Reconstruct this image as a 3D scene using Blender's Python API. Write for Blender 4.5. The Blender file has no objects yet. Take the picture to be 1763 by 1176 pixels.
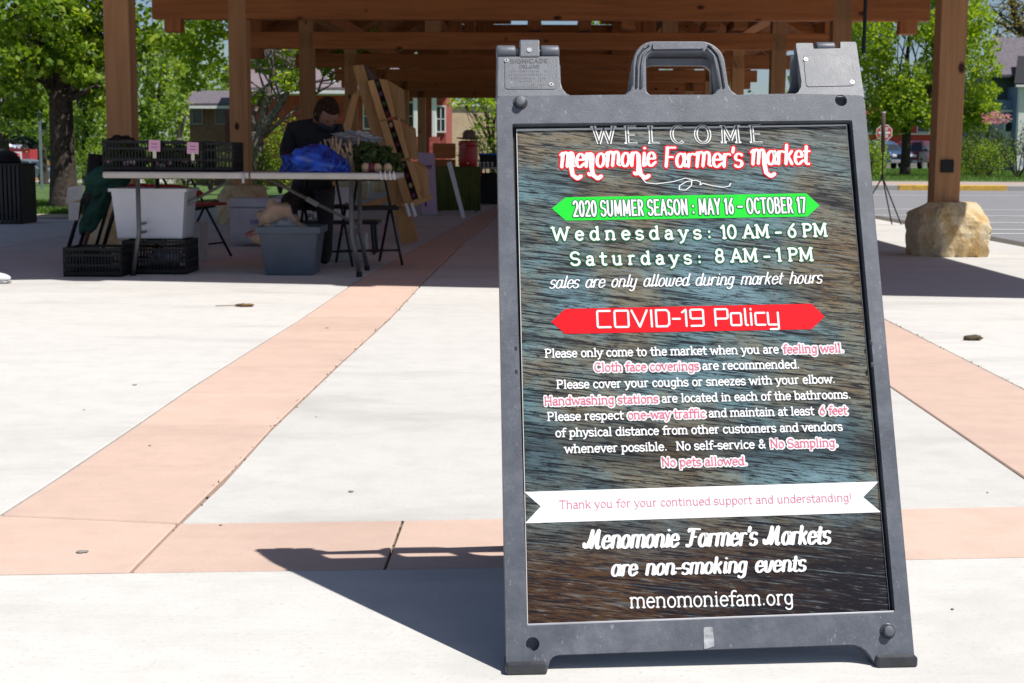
import bpy, bmesh, math, random
from mathutils import Vector, Matrix
import numpy as np
random.seed(7); rng = np.random.default_rng(11)
R = math.radians
S = bpy.context.scene
COL = S.collection
# ------------------------------------------------------------------ camera
F = 2500.0; W_, H_ = 1763.0, 1176.0; CH = 0.86; PITCH = math.atan((588-265)/F); ROLL = R(.3)
FW = Vector((0, math.cos(PITCH), -math.sin(PITCH))); RT0 = Vector((1, 0, 0)); UP0 = RT0.cross(FW)
RT = RT0*math.cos(ROLL)+UP0*math.sin(ROLL); UP = UP0*math.cos(ROLL)-RT0*math.sin(ROLL)
CAMP = Vector((0, 0, CH))
cd = bpy.data.cameras.new('camera'); cam = bpy.data.objects.new('camera', cd); COL.objects.link(cam)
m = Matrix((RT, UP, -FW)).transposed().to_4x4(); m.translation = CAMP; cam.matrix_world = m
cd.sensor_width = 36; cd.lens = F/W_*36; cd.clip_start = .05; cd.clip_end = 2000
cd.dof.use_dof = True; cd.dof.focus_distance = 2.45; cd.dof.aperture_fstop = 19
S.camera = cam
# ------------------------------------------------------------------ world, sun, exposure
SUNV = Vector((.495, -.273, 1.0)).normalized()       # towards the sun
w = bpy.data.worlds.new('World'); S.world = w; w.use_nodes = True
nt = w.node_tree; bg = nt.nodes['Background']; sky = nt.nodes.new('ShaderNodeTexSky')
sky.sky_type = 'NISHITA'; sky.sun_disc = False; sky.sun_elevation = math.asin(SUNV.z)
sky.sun_rotation = math.atan2(SUNV.x, SUNV.y); sky.air_density = .75; sky.dust_density = .8; sky.ozone_density = 1.8
nt.links.new(sky.outputs[0], bg.inputs[0]); bg.inputs[1].default_value = .08
sd = bpy.data.lights.new('sun', 'SUN'); sd.energy = 4.9; sd.angle = R(.5); sd.color = (1, .965, .91)
so = bpy.data.objects.new('sun', sd); COL.objects.link(so); so.rotation_euler = (-SUNV).to_track_quat('-Z', 'Y').to_euler()
so.location = (20, -20, 40)
S.view_settings.view_transform = 'Standard'; S.view_settings.look = 'None'
S.view_settings.exposure = .19; S.view_settings.gamma = 1
S.view_settings.use_curve_mapping = False
# ------------------------------------------------------------------ picking points in the place
def ray(px, py): return FW*F+RT*(px-W_/2)-UP*(py-H_/2)
def G(px, py, z=0):
    d = ray(px, py); t = (z-CH)/d.z; return CAMP+d*t
def AT(px, py, Y):
    d = ray(px, py); return CAMP+d*(Y/d.y)
def onplane(px, py, o, n):
    d = ray(px, py); t = (o-CAMP).dot(n)/d.dot(n); return CAMP+d*t
# ------------------------------------------------------------------ materials
MATS = {}
def nodes(name):
    m = bpy.data.materials.new(name); m.use_nodes = True; t = m.node_tree
    return m, t, t.nodes['Principled BSDF']
def N(t, typ, **k):
    n = t.nodes.new(typ)
    for a, b in k.items(): setattr(n, a, b)
    return n
def coords(t, scale=(1, 1, 1), rot=(0, 0, 0), out='Object'):
    c = N(t, 'ShaderNodeTexCoord'); mp = N(t, 'ShaderNodeMapping'); mp.inputs['Scale'].default_value = scale; mp.inputs['Rotation'].default_value = rot
    t.links.new(c.outputs[out], mp.inputs[0]); return mp.outputs[0]
def noise(t, vec, scale, detail=4, rough=.6, dist=0):
    n = N(t, 'ShaderNodeTexNoise'); n.inputs['Scale'].default_value = scale; n.inputs['Detail'].default_value = detail
    n.inputs['Roughness'].default_value = rough; n.inputs['Distortion'].default_value = dist
    t.links.new(vec, n.inputs['Vector']); return n.outputs['Fac']
def ramp(t, fac, stops):
    r = N(t, 'ShaderNodeValToRGB'); e = r.color_ramp.elements
    while len(e) < len(stops): e.new(.5)
    for i, (p, c) in enumerate(stops): e[i].position = p; e[i].color = (*c, 1) if len(c) == 3 else c
    t.links.new(fac, r.inputs[0]); return r.outputs[0]
def mix(t, a, b, fac, mode='MIX'):
    n = N(t, 'ShaderNodeMix', data_type='RGBA', blend_type=mode)
    for s, v in ((0, fac), (6, a), (7, b)):
        if hasattr(v, 'is_linked'): t.links.new(v, n.inputs[s])
        else: n.inputs[s].default_value = v if not isinstance(v, tuple) or len(v) == 4 else (*v, 1)
    return n.outputs[2]
def bump(t, h, p, strength=.3, dist=.01):
    b = N(t, 'ShaderNodeBump'); b.inputs['Strength'].default_value = strength; b.inputs['Distance'].default_value = dist
    t.links.new(h, b.inputs['Height']); t.links.new(b.outputs[0], p.inputs['Normal'])
def mat(name, col, rough=.6, metal=0, var=.15, scale=6, bmp=0, bscale=60, spec=.5):
    if name in MATS: return MATS[name]
    m, t, p = nodes(name); p.inputs['Roughness'].default_value = rough; p.inputs['Metallic'].default_value = metal
    if name.endswith('ink'): spec = .12
    p.inputs['Specular IOR Level'].default_value = spec
    v = coords(t); n = noise(t, v, scale)
    lo = tuple(c*(1-var*1.6) for c in col); hi = tuple(min(1, c*(1+var)) for c in col)
    t.links.new(ramp(t, n, [(.3, lo), (.7, hi)]), p.inputs['Base Color'])
    if bmp: bump(t, noise(t, v, bscale), p, bmp)
    MATS[name] = m; return m
def wood_mat(name, c0, c1, axis, knots=True, g=1.0):
    m, t, p = nodes(name); p.inputs['Roughness'].default_value = .7; p.inputs['Specular IOR Level'].default_value = .25
    sc = [9*g]*3; sc['xyz'.index(axis)] = .45*g
    oi = N(t, 'ShaderNodeObjectInfo')
    v = coords(t, tuple(sc)); vm = N(t, 'ShaderNodeVectorMath', operation='ADD'); t.links.new(v, vm.inputs[0])
    sm = N(t, 'ShaderNodeVectorMath', operation='SCALE'); sm.inputs[0].default_value = (37, 53, 71); t.links.new(oi.outputs['Random'], sm.inputs['Scale'])
    t.links.new(sm.outputs[0], vm.inputs[1])
    n = noise(t, vm.outputs[0], 1.6, 8, .7, .8)
    c = ramp(t, n, [(.25, c0), (.5, tuple((a+b)/2 for a, b in zip(c0, c1))), (.75, c1)])
    br = N(t, 'ShaderNodeMapRange'); t.links.new(oi.outputs['Random'], br.inputs[0]); br.inputs[3].default_value = .75; br.inputs[4].default_value = 1.15
    cc = N(t, 'ShaderNodeVectorMath', operation='SCALE'); t.links.new(c, cc.inputs[0]); t.links.new(br.outputs[0], cc.inputs['Scale'])
    c = cc.outputs[0]
    if knots:
        vk = coords(t, tuple(3.2*g if i != 'xyz'.index(axis) else 1.9*g for i in range(3)))
        a2 = N(t, 'ShaderNodeVectorMath', operation='ADD'); t.links.new(vk, a2.inputs[0]); t.links.new(sm.outputs[0], a2.inputs[1])
        vo = N(t, 'ShaderNodeTexVoronoi'); t.links.new(a2.outputs[0], vo.inputs['Vector']); vo.inputs['Scale'].default_value = 1.0
        k = ramp(t, vo.outputs['Distance'], [(.06, (1, 1, 1)), (.12, (0, 0, 0))])
        c = mix(t, c, (.05, .02, .012), k)
    t.links.new(c, p.inputs['Base Color']); bump(t, n, p, .25, .004)
    return m
def leaf_mat(name, cols, trans=.45, rough=.5):
    m, t, p = nodes(name); t.nodes.remove(p); out = t.nodes['Material Output']
    at = N(t, 'ShaderNodeAttribute', attribute_name='rnd')
    v = coords(t); n = noise(t, v, .9, 2)
    a = N(t, 'ShaderNodeMath', operation='ADD'); t.links.new(at.outputs['Fac'], a.inputs[0]); t.links.new(n, a.inputs[1])
    b = N(t, 'ShaderNodeMath', operation='MULTIPLY'); t.links.new(a.outputs[0], b.inputs[0]); b.inputs[1].default_value = .5
    c = ramp(t, b.outputs[0], [(.2, cols[0]), (.5, cols[1]), (.8, cols[2])])
    d = N(t, 'ShaderNodeBsdfPrincipled'); d.inputs['Roughness'].default_value = rough; t.links.new(c, d.inputs['Base Color'])
    d.inputs['Specular IOR Level'].default_value = .3
    tr = N(t, 'ShaderNodeBsdfTranslucent'); c2 = mix(t, c, (1.5, 1.55, .35, 1), 1.0, 'MULTIPLY'); t.links.new(c2, tr.inputs[0])
    mx = N(t, 'ShaderNodeMixShader'); mx.inputs[0].default_value = trans
    t.links.new(d.outputs[0], mx.inputs[1]); t.links.new(tr.outputs[0], mx.inputs[2]); t.links.new(mx.outputs[0], out.inputs[0]); return m
def concrete(name, c, stain=.28, speck=.14):
    m, t, p = nodes(name); p.inputs['Roughness'].default_value = .85; p.inputs['Specular IOR Level'].default_value = .25
    geo = N(t, 'ShaderNodeNewGeometry'); v = geo.outputs['Position']
    oi = N(t, 'ShaderNodeObjectInfo')
    mp = N(t, 'ShaderNodeMapping'); mp.inputs['Scale'].default_value = (.6, 1.6, 1); t.links.new(v, mp.inputs[0])
    n1 = noise(t, mp.outputs[0], 1.1, 6, .65, .5); n2 = noise(t, v, 90, 3); n3 = noise(t, v, 9, 5)
    mp2 = N(t, 'ShaderNodeMapping'); mp2.inputs['Scale'].default_value = (3, 60, 1); t.links.new(v, mp2.inputs[0]); nb = noise(t, mp2.outputs[0], 2, 3)
    col = ramp(t, n1, [(.25, tuple(x*(1-stain) for x in c)), (.47, c), (.75, tuple(min(1, x*1.06) for x in c))])
    col = mix(t, col, tuple(x*.82 for x in c), ramp(t, n3, [(.45, (0, 0, 0)), (.72, (.5, .5, .5))]))
    col = mix(t, col, tuple(x*.72 for x in c), ramp(t, n2, [(.58, (0, 0, 0)), (.72, (speck*5,)*3)]))
    col = mix(t, col, tuple(x*.9 for x in c), ramp(t, nb, [(.45, (0, 0, 0)), (.7, (.5, .5, .5))]))
    br = N(t, 'ShaderNodeMapRange'); t.links.new(oi.outputs['Random'], br.inputs[0]); br.inputs[3].default_value = .93; br.inputs[4].default_value = 1.03
    cc = N(t, 'ShaderNodeVectorMath', operation='SCALE'); t.links.new(col, cc.inputs[0]); t.links.new(br.outputs[0], cc.inputs['Scale'])
    t.links.new(cc.outputs[0], p.inputs['Base Color'])
    ad = N(t, 'ShaderNodeMath', operation='ADD'); t.links.new(n2, ad.inputs[0]); t.links.new(nb, ad.inputs[1])
    bump(t, ad.outputs[0], p, .35, .002); return m
# ------------------------------------------------------------------ mesh helpers
def setp(o, label=None, cat=None, group=None, kind=None):
    if label: o['label'] = label
    if cat: o['category'] = cat
    if group: o['group'] = group
    if kind: o['kind'] = kind
    return o
def thing(name, label, cat, loc=(0, 0, 0), rz=0, group=None):
    o = bpy.data.objects.new(name, None); o.location = loc; o.rotation_euler = (0, 0, rz); o.empty_display_size = .1
    COL.objects.link(o); return setp(o, label, cat, group)
class MB:
    def __init__(s): s.v = []; s.f = []
    def add(s, v, f):
        n = len(s.v); s.v += [tuple(x) for x in v]; s.f += [tuple(i+n for i in q) for q in f]; return s
    def box(s, x0, x1, y0, y1, z0, z1):
        return s.add([(x0, y0, z0), (x1, y0, z0), (x1, y1, z0), (x0, y1, z0), (x0, y0, z1), (x1, y0, z1), (x1, y1, z1), (x0, y1, z1)],
                     [(3, 2, 1, 0), (4, 5, 6, 7), (0, 1, 5, 4), (1, 2, 6, 5), (2, 3, 7, 6), (3, 0, 4, 7)])
    def taper(s, cx, cy, z0, z1, hx0, hy0, hx1, hy1):
        v = [(cx+a*hx0, cy+b*hy0, z0) for a, b in ((-1, -1), (1, -1), (1, 1), (-1, 1))]+[(cx+a*hx1, cy+b*hy1, z1) for a, b in ((-1, -1), (1, -1), (1, 1), (-1, 1))]
        return s.add(v, [(3, 2, 1, 0), (4, 5, 6, 7), (0, 1, 5, 4), (1, 2, 6, 5), (2, 3, 7, 6), (3, 0, 4, 7)])
    def beam(s, p0, p1, w, h, up=(0, 0, 1)):
        p0, p1 = Vector(p0), Vector(p1); d = (p1-p0).normalized(); u = Vector(up)
        if abs(d.dot(u)) > .98: u = Vector((0, 1, 0))
        r = d.cross(u).normalized(); u = r.cross(d); v = []
        for p in (p0, p1):
            for a, b in ((-1, -1), (1, -1), (1, 1), (-1, 1)): v.append(p+r*a*w/2+u*b*h/2)
        return s.add(v, [(0, 1, 2, 3), (7, 6, 5, 4), (1, 0, 4, 5), (2, 1, 5, 6), (3, 2, 6, 7), (0, 3, 7, 4)])
    def tube(s, pts, r, n=8, cap=True):
        pts = [Vector(p) for p in pts]; k = len(pts); rs = r if isinstance(r, (list, tuple)) else [r]*k
        v = []; prev = None
        for i, p in enumerate(pts):
            d = (pts[min(i+1, k-1)]-pts[max(i-1, 0)]).normalized()
            u = prev if prev is not None and abs(prev.dot(d)) < .95 else (Vector((0, 0, 1)) if abs(d.z) < .9 else Vector((0, 1, 0)))
            a = d.cross(u).normalized(); b = a.cross(d).normalized(); prev = b
            for j in range(n):
                t = 2*math.pi*j/n; v.append(p+(a*math.cos(t)+b*math.sin(t))*rs[i])
        f = [(i*n+j, i*n+(j+1) % n, (i+1)*n+(j+1) % n, (i+1)*n+j) for i in range(k-1) for j in range(n)]
        if cap: f += [tuple(range(n))[::-1], tuple((k-1)*n+j for j in range(n))]
        return s.add(v, f)
    def lathe(s, prof, c=(0, 0, 0), n=24):
        v = []; f = []; k = len(prof)
        for r, z in prof:
            for j in range(n): t = 2*math.pi*j/n; v.append((c[0]+r*math.cos(t), c[1]+r*math.sin(t), c[2]+z))
        f = [(i*n+j, i*n+(j+1) % n, (i+1)*n+(j+1) % n, (i+1)*n+j) for i in range(k-1) for j in range(n)]
        f += [tuple(range(n))[::-1], tuple((k-1)*n+j for j in range(n))]
        return s.add(v, f)
    def extr(s, pts, d, close=True):     # polygon (3D points) extruded along d
        n = len(pts); d = Vector(d); v = [Vector(p) for p in pts]; v += [p+d for p in v]
        return s.add(v, [tuple(range(n))[::-1], tuple(range(n, 2*n))]+[(i, (i+1) % n, n+(i+1) % n, n+i) for i in range(n)])
    def ball(s, c, r, n=12, m_=8, jit=0):
        v = []; rr = r if isinstance(r, (tuple, list)) else (r, r, r)
        for i in range(m_+1):
            ph = math.pi*i/m_
            for j in range(n):
                t = 2*math.pi*j/n; q = 1+random.uniform(-jit, jit)
                v.append((c[0]+rr[0]*q*math.sin(ph)*math.cos(t), c[1]+rr[1]*q*math.sin(ph)*math.sin(t), c[2]+rr[2]*q*math.cos(ph)))
        return s.add(v, [(i*n+j, (i+1)*n+j, (i+1)*n+(j+1) % n, i*n+(j+1) % n) for i in range(m_) for j in range(n)])
    def build(s, name, mt, parent=None, bev=0, smooth=False, loc=None, mesh=True, seg=2, fix=True):
        me = bpy.data.meshes.new(name); me.from_pydata(s.v, [], s.f)
        if fix:
            b = bmesh.new(); b.from_mesh(me); bmesh.ops.remove_doubles(b, verts=b.verts, dist=1e-6)
            bmesh.ops.recalc_face_normals(b, faces=b.faces); b.to_mesh(me); b.free()
        me.materials.append(mt); me.update()
        if smooth:
            for p in me.polygons: p.use_smooth = True
        o = bpy.data.objects.new(name, me); COL.objects.link(o)
        if loc is not None: o.location = loc
        if parent: o.parent = parent
        if bev:
            mo = o.modifiers.new('bevel', 'BEVEL'); mo.width = bev; mo.segments = seg; mo.limit_method = 'ANGLE'; mo.angle_limit = R(35)
        return o
def dup(o, parent=None, **k):
    c = o.copy(); COL.objects.link(c); c.parent = parent
    for ch in list(o.children): dup(ch, c)
    for a, b in k.items():
        if a in ('location', 'rotation_euler', 'scale'): setattr(c, a, b)
        else: c[a] = b
    return c
def ngon_hole(outer, holes, o, a, b, n, w0, w1):   # panel with holes in the plane frame (a,b,n)
    bm = bmesh.new(); edges = []
    for lp in [outer]+holes:
        vs = [bm.verts.new(o+a*u+b*v+n*w1) for u, v in lp]
        edges += [bm.edges.new((vs[i], vs[(i+1) % len(vs)])) for i in range(len(vs))]
    r = bmesh.ops.triangle_fill(bm, use_beauty=True, use_dissolve=False, edges=edges)
    fs = list(bm.faces); bmesh.ops.recalc_face_normals(bm, faces=fs)
    ex = bmesh.ops.extrude_face_region(bm, geom=fs)
    for v in [g for g in ex['geom'] if isinstance(g, bmesh.types.BMVert)]: v.co += n*(w0-w1)
    bmesh.ops.recalc_face_normals(bm, faces=bm.faces)
    return bm
def bm_obj(bm, name, mt, parent=None, bev=0, seg=2, smooth=False):
    me = bpy.data.meshes.new(name); bm.to_mesh(me); bm.free(); me.materials.append(mt)
    o = bpy.data.objects.new(name, me); COL.objects.link(o); o.parent = parent
    if smooth:
        for p in me.polygons: p.use_smooth = True
    if bev:
        mo = o.modifiers.new('bevel', 'BEVEL'); mo.width = bev; mo.segments = seg; mo.limit_method = 'ANGLE'; mo.angle_limit = R(35)
    return o
def rocc(pts, r, k=4):      # round the corners of a 2D polygon; r per point
    out = []; n = len(pts)
    for i in range(n):
        p = Vector(pts[i][:2]); q0 = Vector(pts[i-1][:2]); q1 = Vector(pts[(i+1) % n][:2]); rr = pts[i][2] if len(pts[i]) > 2 else r
        if rr <= 0: out.append(tuple(p)); continue
        a = (q0-p); b = (q1-p); l = min(rr, a.length*.49, b.length*.49); a = p+a.normalized()*l; b = p+b.normalized()*l
        for j in range(k+1):
            t = j/k; out.append(tuple(a*(1-t)**2+p*2*t*(1-t)+b*t*t))
    return out
def leaves(name, mt, parent, blobs, size, up=.3, kind=None, loc=None):
    """blobs: (cx,cy,cz,rx,ry,rz,count) leaf-sized quads spread through each clump, denser near its skin"""
    P = []
    for cx, cy, cz, rx, ry, rz, n in blobs:
        n = int(n); d = rng.normal(size=(n, 3)); d /= np.linalg.norm(d, axis=1)[:, None]
        rad = rng.uniform(.35, 1, n)**.55; rad *= 1+.22*np.sin(d[:, 0]*5+cx)*np.sin(d[:, 2]*6+cy)
        P.append(np.array([cx, cy, cz])+d*rad[:, None]*np.array([rx, ry, rz]))
    P = np.concatenate(P); n = len(P)
    nm = rng.normal(size=(n, 3)); nm[:, 2] += up; nm /= np.linalg.norm(nm, axis=1)[:, None]
    t = rng.normal(size=(n, 3)); t -= nm*(t*nm).sum(1)[:, None]; t /= np.linalg.norm(t, axis=1)[:, None]; b = np.cross(nm, t)
    s = size*rng.uniform(.55, 1.25, n)[:, None]
    V = np.stack([P-t*s*.5, P+b*s*.32+nm*s*.08, P+t*s*.5, P-b*s*.32+nm*s*.08], 1).reshape(-1, 3)
    me = bpy.data.meshes.new(name); me.vertices.add(4*n); me.vertices.foreach_set('co', V.ravel().astype(np.float32))
    me.loops.add(4*n); me.loops.foreach_set('vertex_index', np.arange(4*n, dtype=np.int32))
    me.polygons.add(n); me.polygons.foreach_set('loop_start', np.arange(0, 4*n, 4, dtype=np.int32)); me.polygons.foreach_set('loop_total', np.full(n, 4, dtype=np.int32))
    me.update(); at = me.attributes.new('rnd', 'FLOAT', 'FACE'); at.data.foreach_set('value', rng.uniform(0, 1, n).astype(np.float32))
    me.materials.append(mt); o = bpy.data.objects.new(name, me); COL.objects.link(o)
    if parent: o.parent = parent
    if loc is not None: o.location = loc
    if kind: o['kind'] = kind
    return o
# ------------------------------------------------------------------ shared materials
CONC = concrete('plaza concrete', (.605, .592, .565)); ORNG = concrete('orange concrete', (.62, .455, .375), .16, .10)
JOINT = mat('joint dirt', (.10, .085, .07), .95, scale=30)
ASPH = concrete('asphalt', (.235, .235, .245), .15, .12); WALK = concrete('pink walk', (.42, .33, .29)); CURB = concrete('kerb concrete', (.42, .41, .39))
GRASS = mat('grass ground', (.075, .14, .025), .9, var=.45, scale=3, bmp=.6, bscale=40)
WX, WY, WZ = [wood_mat('timber '+a, (.22, .072, .022), (.52, .19, .065), a) for a in 'xyz']
PZ = wood_mat('post timber', (.33, .155, .066), (.56, .295, .14), 'z')
PALE = wood_mat('pale board', (.38, .19, .068), (.66, .37, .155), 'z', True, 1.4)
BLK = mat('black plastic', (.010, .010, .011), .55, spec=.3); BLKM = mat('black metal', (.025, .025, .03), .4, .6)
WHT = mat('white plastic', (.72, .72, .74), .4, var=.05); GREY = mat('grey metal', (.32, .32, .33), .4, .7)
WPAINT = mat('white paint', (.78, .78, .76), .6, var=.05); YEL = mat('yellow paint', (.62, .38, .06), .7, var=.15)
GLASS = mat('dark glass', (.03, .04, .05), .08, 0, var=.1); RUB = mat('rubber', (.02, .02, .02), .8)
BARK = mat('bark', (.055, .042, .033), .95, var=.5, scale=18, bmp=1, bscale=25)
BARKP = mat('pale bark', (.22, .18, .15), .95, var=.5, scale=14, bmp=1, bscale=25)
LF_D = leaf_mat('maple leaves', [(.035, .09, .008), (.16, .27, .02), (.40, .48, .055)])
LF_L = leaf_mat('light spring leaves', [(.09, .18, .015), (.26, .37, .035), (.48, .54, .07)])
LF_M = leaf_mat('mid leaves', [(.06, .12, .025), (.18, .28, .05), (.36, .44, .09)])
LF_S = leaf_mat('shrub leaves', [(.03, .05, .02), (.07, .11, .035), (.14, .17, .06)], .3)
# ------------------------------------------------------------------ the ground
def sheet(name, pts, mt, z, kind='structure', parent=None, th=None):
    mb = MB()
    if th: mb.extr([(p[0], p[1], z-th) for p in pts], (0, 0, th))
    else: mb.add([(p[0], p[1], z) for p in pts], [tuple(range(len(pts)))])
    o = mb.build(name, mt, parent)
    if kind: o['kind'] = kind
    return o
sheet('terrain', [(-900, -300), (900, -300), (900, 1500), (-900, 1500)], mat('far ground', (.07, .10, .035), .95, var=.4, scale=.05), -2.4)
bed = sheet('plaza', [(-60, -25), (4.72, -25), (5.35, 19.0), (5.9, 40), (5.9, 60), (-4.6, 60), (-4.9, 19.6), (-60, 17.5)], JOINT, -.022)
def piece(name, px, mt, gap=.006, world=False, z=0):
    P = [Vector((p[0], p[1])) if world else Vector(G(*p)[:2]) for p in px]; n = len(P)
    ar = sum(P[i].x*P[(i+1) % n].y-P[(i+1) % n].x*P[i].y for i in range(n)); sg = 1 if ar > 0 else -1
    Q = []
    for i in range(n):
        a, b, c = P[i-1], P[i], P[(i+1) % n]; d0 = (b-a).normalized(); d1 = (c-b).normalized()
        n0 = Vector((-d0.y, d0.x))*sg; n1 = Vector((-d1.y, d1.x))*sg; bi = n0+n1
        bi = bi/max(bi.length_squared, .3)*2 if bi.length > 1e-6 else n0
        Q.append(b+bi*gap)
    o = sheet(name, [(q.x, q.y) for q in Q], mt, z, None, bed, .03); o['ground'] = 1; del o['ground']
    mo = o.modifiers.new('bevel', 'BEVEL'); mo.width = .003; mo.segments = 1; mo.limit_method = 'ANGLE'
    return o
def lerpP(p, q, t): return (p[0]+(q[0]-p[0])*t, p[1]+(q[1]-p[1])*t)
def gxy(*p): v = G(*p); return (v.x, v.y)
AL = [gxy(*p) for p in [(0, 887), (95, 826), (225, 739), (331, 666), (420, 610), (515, 551), (610, 487), (687, 442), (797, 382), (854, 353)]]
AR = [gxy(*p) for p in [(308, 901), (379, 835), (462, 743), (586, 625), (669, 550), (728, 487), (799, 418), (854, 376)]]
def at_len(poly, y):
    for i in range(len(poly)-1):
        (x0, y0), (x1, y1) = poly[i], poly[i+1]
        if y0 <= y <= y1: return (x0+(x1-x0)*(y-y0)/(y1-y0), y)
    (x0, y0), (x1, y1) = (poly[0], poly[1]) if y < poly[0][1] else (poly[-2], poly[-1])
    return (x0+(x1-x0)*(y-y0)/(y1-y0), y)
# band B (across, in front)
Bt = [gxy(-900, 897), gxy(308, 901), gxy(693, 896), gxy(1180, 886), gxy(1560, 875), gxy(2600, 856)]
Bb = [gxy(-900, 1003), gxy(225, 985), gxy(662, 979), gxy(1240, 970), gxy(1563, 962), gxy(2700, 940)]
A0l = gxy(0, 887)
ys = [at_len(AR, 0)[1]]
y0 = AR[0][1]; cuts = [y0]; yy = y0
while yy < 46: yy += .62 if yy < 12 else 2.4; cuts.append(yy)
for i in range(len(cuts)-1):
    a, b = cuts[i], cuts[i+1]; 
    l0, l1, r1, r0 = at_len(AL, a), at_len(AL, b), at_len(AR, b), at_len(AR, a)
    mid = [at_len(AL, (a+b)/2)], [at_len(AR, (a+b)/2)]
    piece('band_block', [r0, r1, l1, l0] if i else [Bt[1], at_len(AR, b), at_len(AL, b), at_len(AL, G(0, 887).y)] , ORNG, .0045, True)
piece('band_block', [Bt[0], (Bt[1][0]-1.05, Bt[1][1]), at_len(AL, G(0, 887).y), Bt[1], Bb[1], Bb[0]], ORNG, .005, True)
for i in range(1, 3): piece('band_block', [Bt[i], Bt[i+1], Bb[i+1], Bb[i]], ORNG, .0028, True)
piece('band_block', [Bt[3], Bt[4], Bt[5], Bb[5], Bb[4], Bb[3]], ORNG, .004, True)
# band C (right diagonal)
Cu0, Cu1 = Vector(gxy(1524, 550)), Vector(gxy(1763, 669)); Cl0, Cl1 = Vector(gxy(1533, 665)), Vector(gxy(1763, 819))
def ext(p, q, t): v = p+(q-p)*t; return (v.x, v.y)
def Cx(P0, P1, y): t = (y-P0.y)/(P1.y-P0.y); return (P0.x+(P1.x-P0.x)*t, y)
def Cl(y): return Cx(Cl0, Cl1, y)
def Cu(y): return Cx(Cu0, Cu1, y)
def bty(x):
    for k in range(5):
        if Bt[k][0] <= x <= Bt[k+1][0]: return Bt[k][1]+(Bt[k+1][1]-Bt[k][1])*(x-Bt[k][0])/(Bt[k+1][0]-Bt[k][0])
    return Bt[5][1]
sh = 8.9
ccuts = [None, 6.15, sh, 11.6, 14.4, 18, 22, 28, 35, 44]
for a, b in zip(ccuts, ccuts[1:]):
    if a is None: x0, x1 = Cl(3.1)[0], Cu(3.1)[0]; q = [(x0, bty(x0)), (x1, bty(x1))]
    else: q = [Cl(a), Cu(a)]
    piece('band_block', q+[Cu(b), Cl(b)], ORNG, .004, True)
# concrete slabs
jy = G(100, 655).y
def Lx(y): return at_len(AL, y)
def Rx(y): return at_len(AR, y)
def edge(y): return (4.71+.0143*max(y, 0), y)
yb = G(0, 887).y
for (ya, yc) in ((yb, jy), (jy, sh), (sh, 13.5), (13.5, 17.4)):
    piece('concrete_slab', [(-4.6, ya), Lx(ya)]+[p for p in AL if ya+.02 < p[1] < yc-.02]+[Lx(yc), (-4.6, yc)], CONC, .005, True)
    yd = 18.75 if yc == 17.4 else yc; piece('concrete_slab', [(-14, ya), (-4.6, ya), (-4.6, yd), (-14, yd)], CONC, .005, True)
for (ya, yc) in ((17.4, 22), (22, 28), (28, 44)):
    piece('concrete_slab', [(-4.7, ya), Lx(ya)]+[p for p in AL if ya+.02 < p[1] < yc-.02]+[Lx(yc), (-4.7, yc)], CONC, .005, True)
lo = [Bt[1], Bt[2], Bt[3], (Cl(3.1)[0], bty(Cl(3.1)[0]))]
for (ya, yc) in ((None, jy), (jy, sh), (sh, 13.5), (13.5, 18.6), (18.6, 24), (24, 32), (32, 44)):
    a0 = lo[::-1] if ya is None else [Cl(ya), Rx(ya)]
    y_ = AR[0][1] if ya is None else ya
    piece('concrete_slab', a0+[p for p in AR if y_+.02 < p[1] < yc-.02]+[Rx(yc), Cl(yc)], CONC, .005, True)
xr = Cu(3.1)[0]
for (ya, yc) in ((None, sh), (sh, 13.5), (13.5, 18.6), (18.6, 24), (24, 32), (32, 44)):
    a0 = [edge(Bt[5][1]+.02), (xr, bty(xr))] if ya is None else [edge(ya), Cu(ya)]
    piece('concrete_slab', a0+[Cu(yc), edge(yc)], CONC, .005, True)
for i, (xa, xb) in enumerate(((-8, Bb[0][0]), (Bb[0][0], Bb[3][0]+.9), (Bb[3][0]+.9, 4.7))):
    def bby(x):
        for k in range(5):
            if Bb[k][0] <= x <= Bb[k+1][0]: return Bb[k][1]+(Bb[k+1][1]-Bb[k][1])*(x-Bb[k][0])/(Bb[k+1][0]-Bb[k][0])
        return Bb[0][1] if x < Bb[0][0] else Bb[5][1]
    mids = [b for b in Bb if xa+.01 < b[0] < xb-.01]
    piece('concrete_slab', [(xa, -3), (xb, -3), (xb, bby(xb))]+mids[::-1]+[(xa, bby(xa))], CONC, .006, True)
piece('concrete_slab', [(-8, bby(-8)), (Bb[0][0], Bb[0][1]), Bt[0], (Bt[0][0], yb), (-8, yb)], CONC, .006, True)
piece('concrete_slab', [(-14, -20), (4.7, -20), (4.7, -3), (-14, -3)], CONC, .006, True)
# lawn, roads, kerbs
def gz(Y): return -max(0, Y-24)*.0157
def slope(name, pts, mt): mb = MB(); mb.add(pts, [tuple(range(len(pts)))]); return setp(mb.build(name, mt), kind='structure')
slope('lawn', [(-90, 17.6, -.004), (-4.95, 20.2, -.004), (-4.95, 24, -.004), (-90, 24, -.004)], GRASS)
slope('lawn', [(-90, 24, -.004), (-4.95, 24, -.004), (-4.95, 88, gz(88)), (-90, 88, gz(88))], GRASS)
slope('park_ground', [(-4.95, 60, -.03), (5.6, 60, -.03), (5.6, 88, gz(88)), (-4.95, 88, gz(88))], GRASS)
slope('road', [(-120, 88, gz(88)-.05), (5.6, 88, gz(88)-.05), (5.6, 104, gz(88)-.05), (-120, 104, gz(88)-.05)], concrete('pale road', (.42, .40, .37)))
slope('park_ground', [(-160, 104, gz(88)), (5.6, 104, gz(88)), (5.6, 190, gz(88)), (-160, 190, gz(88))], GRASS)
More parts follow.
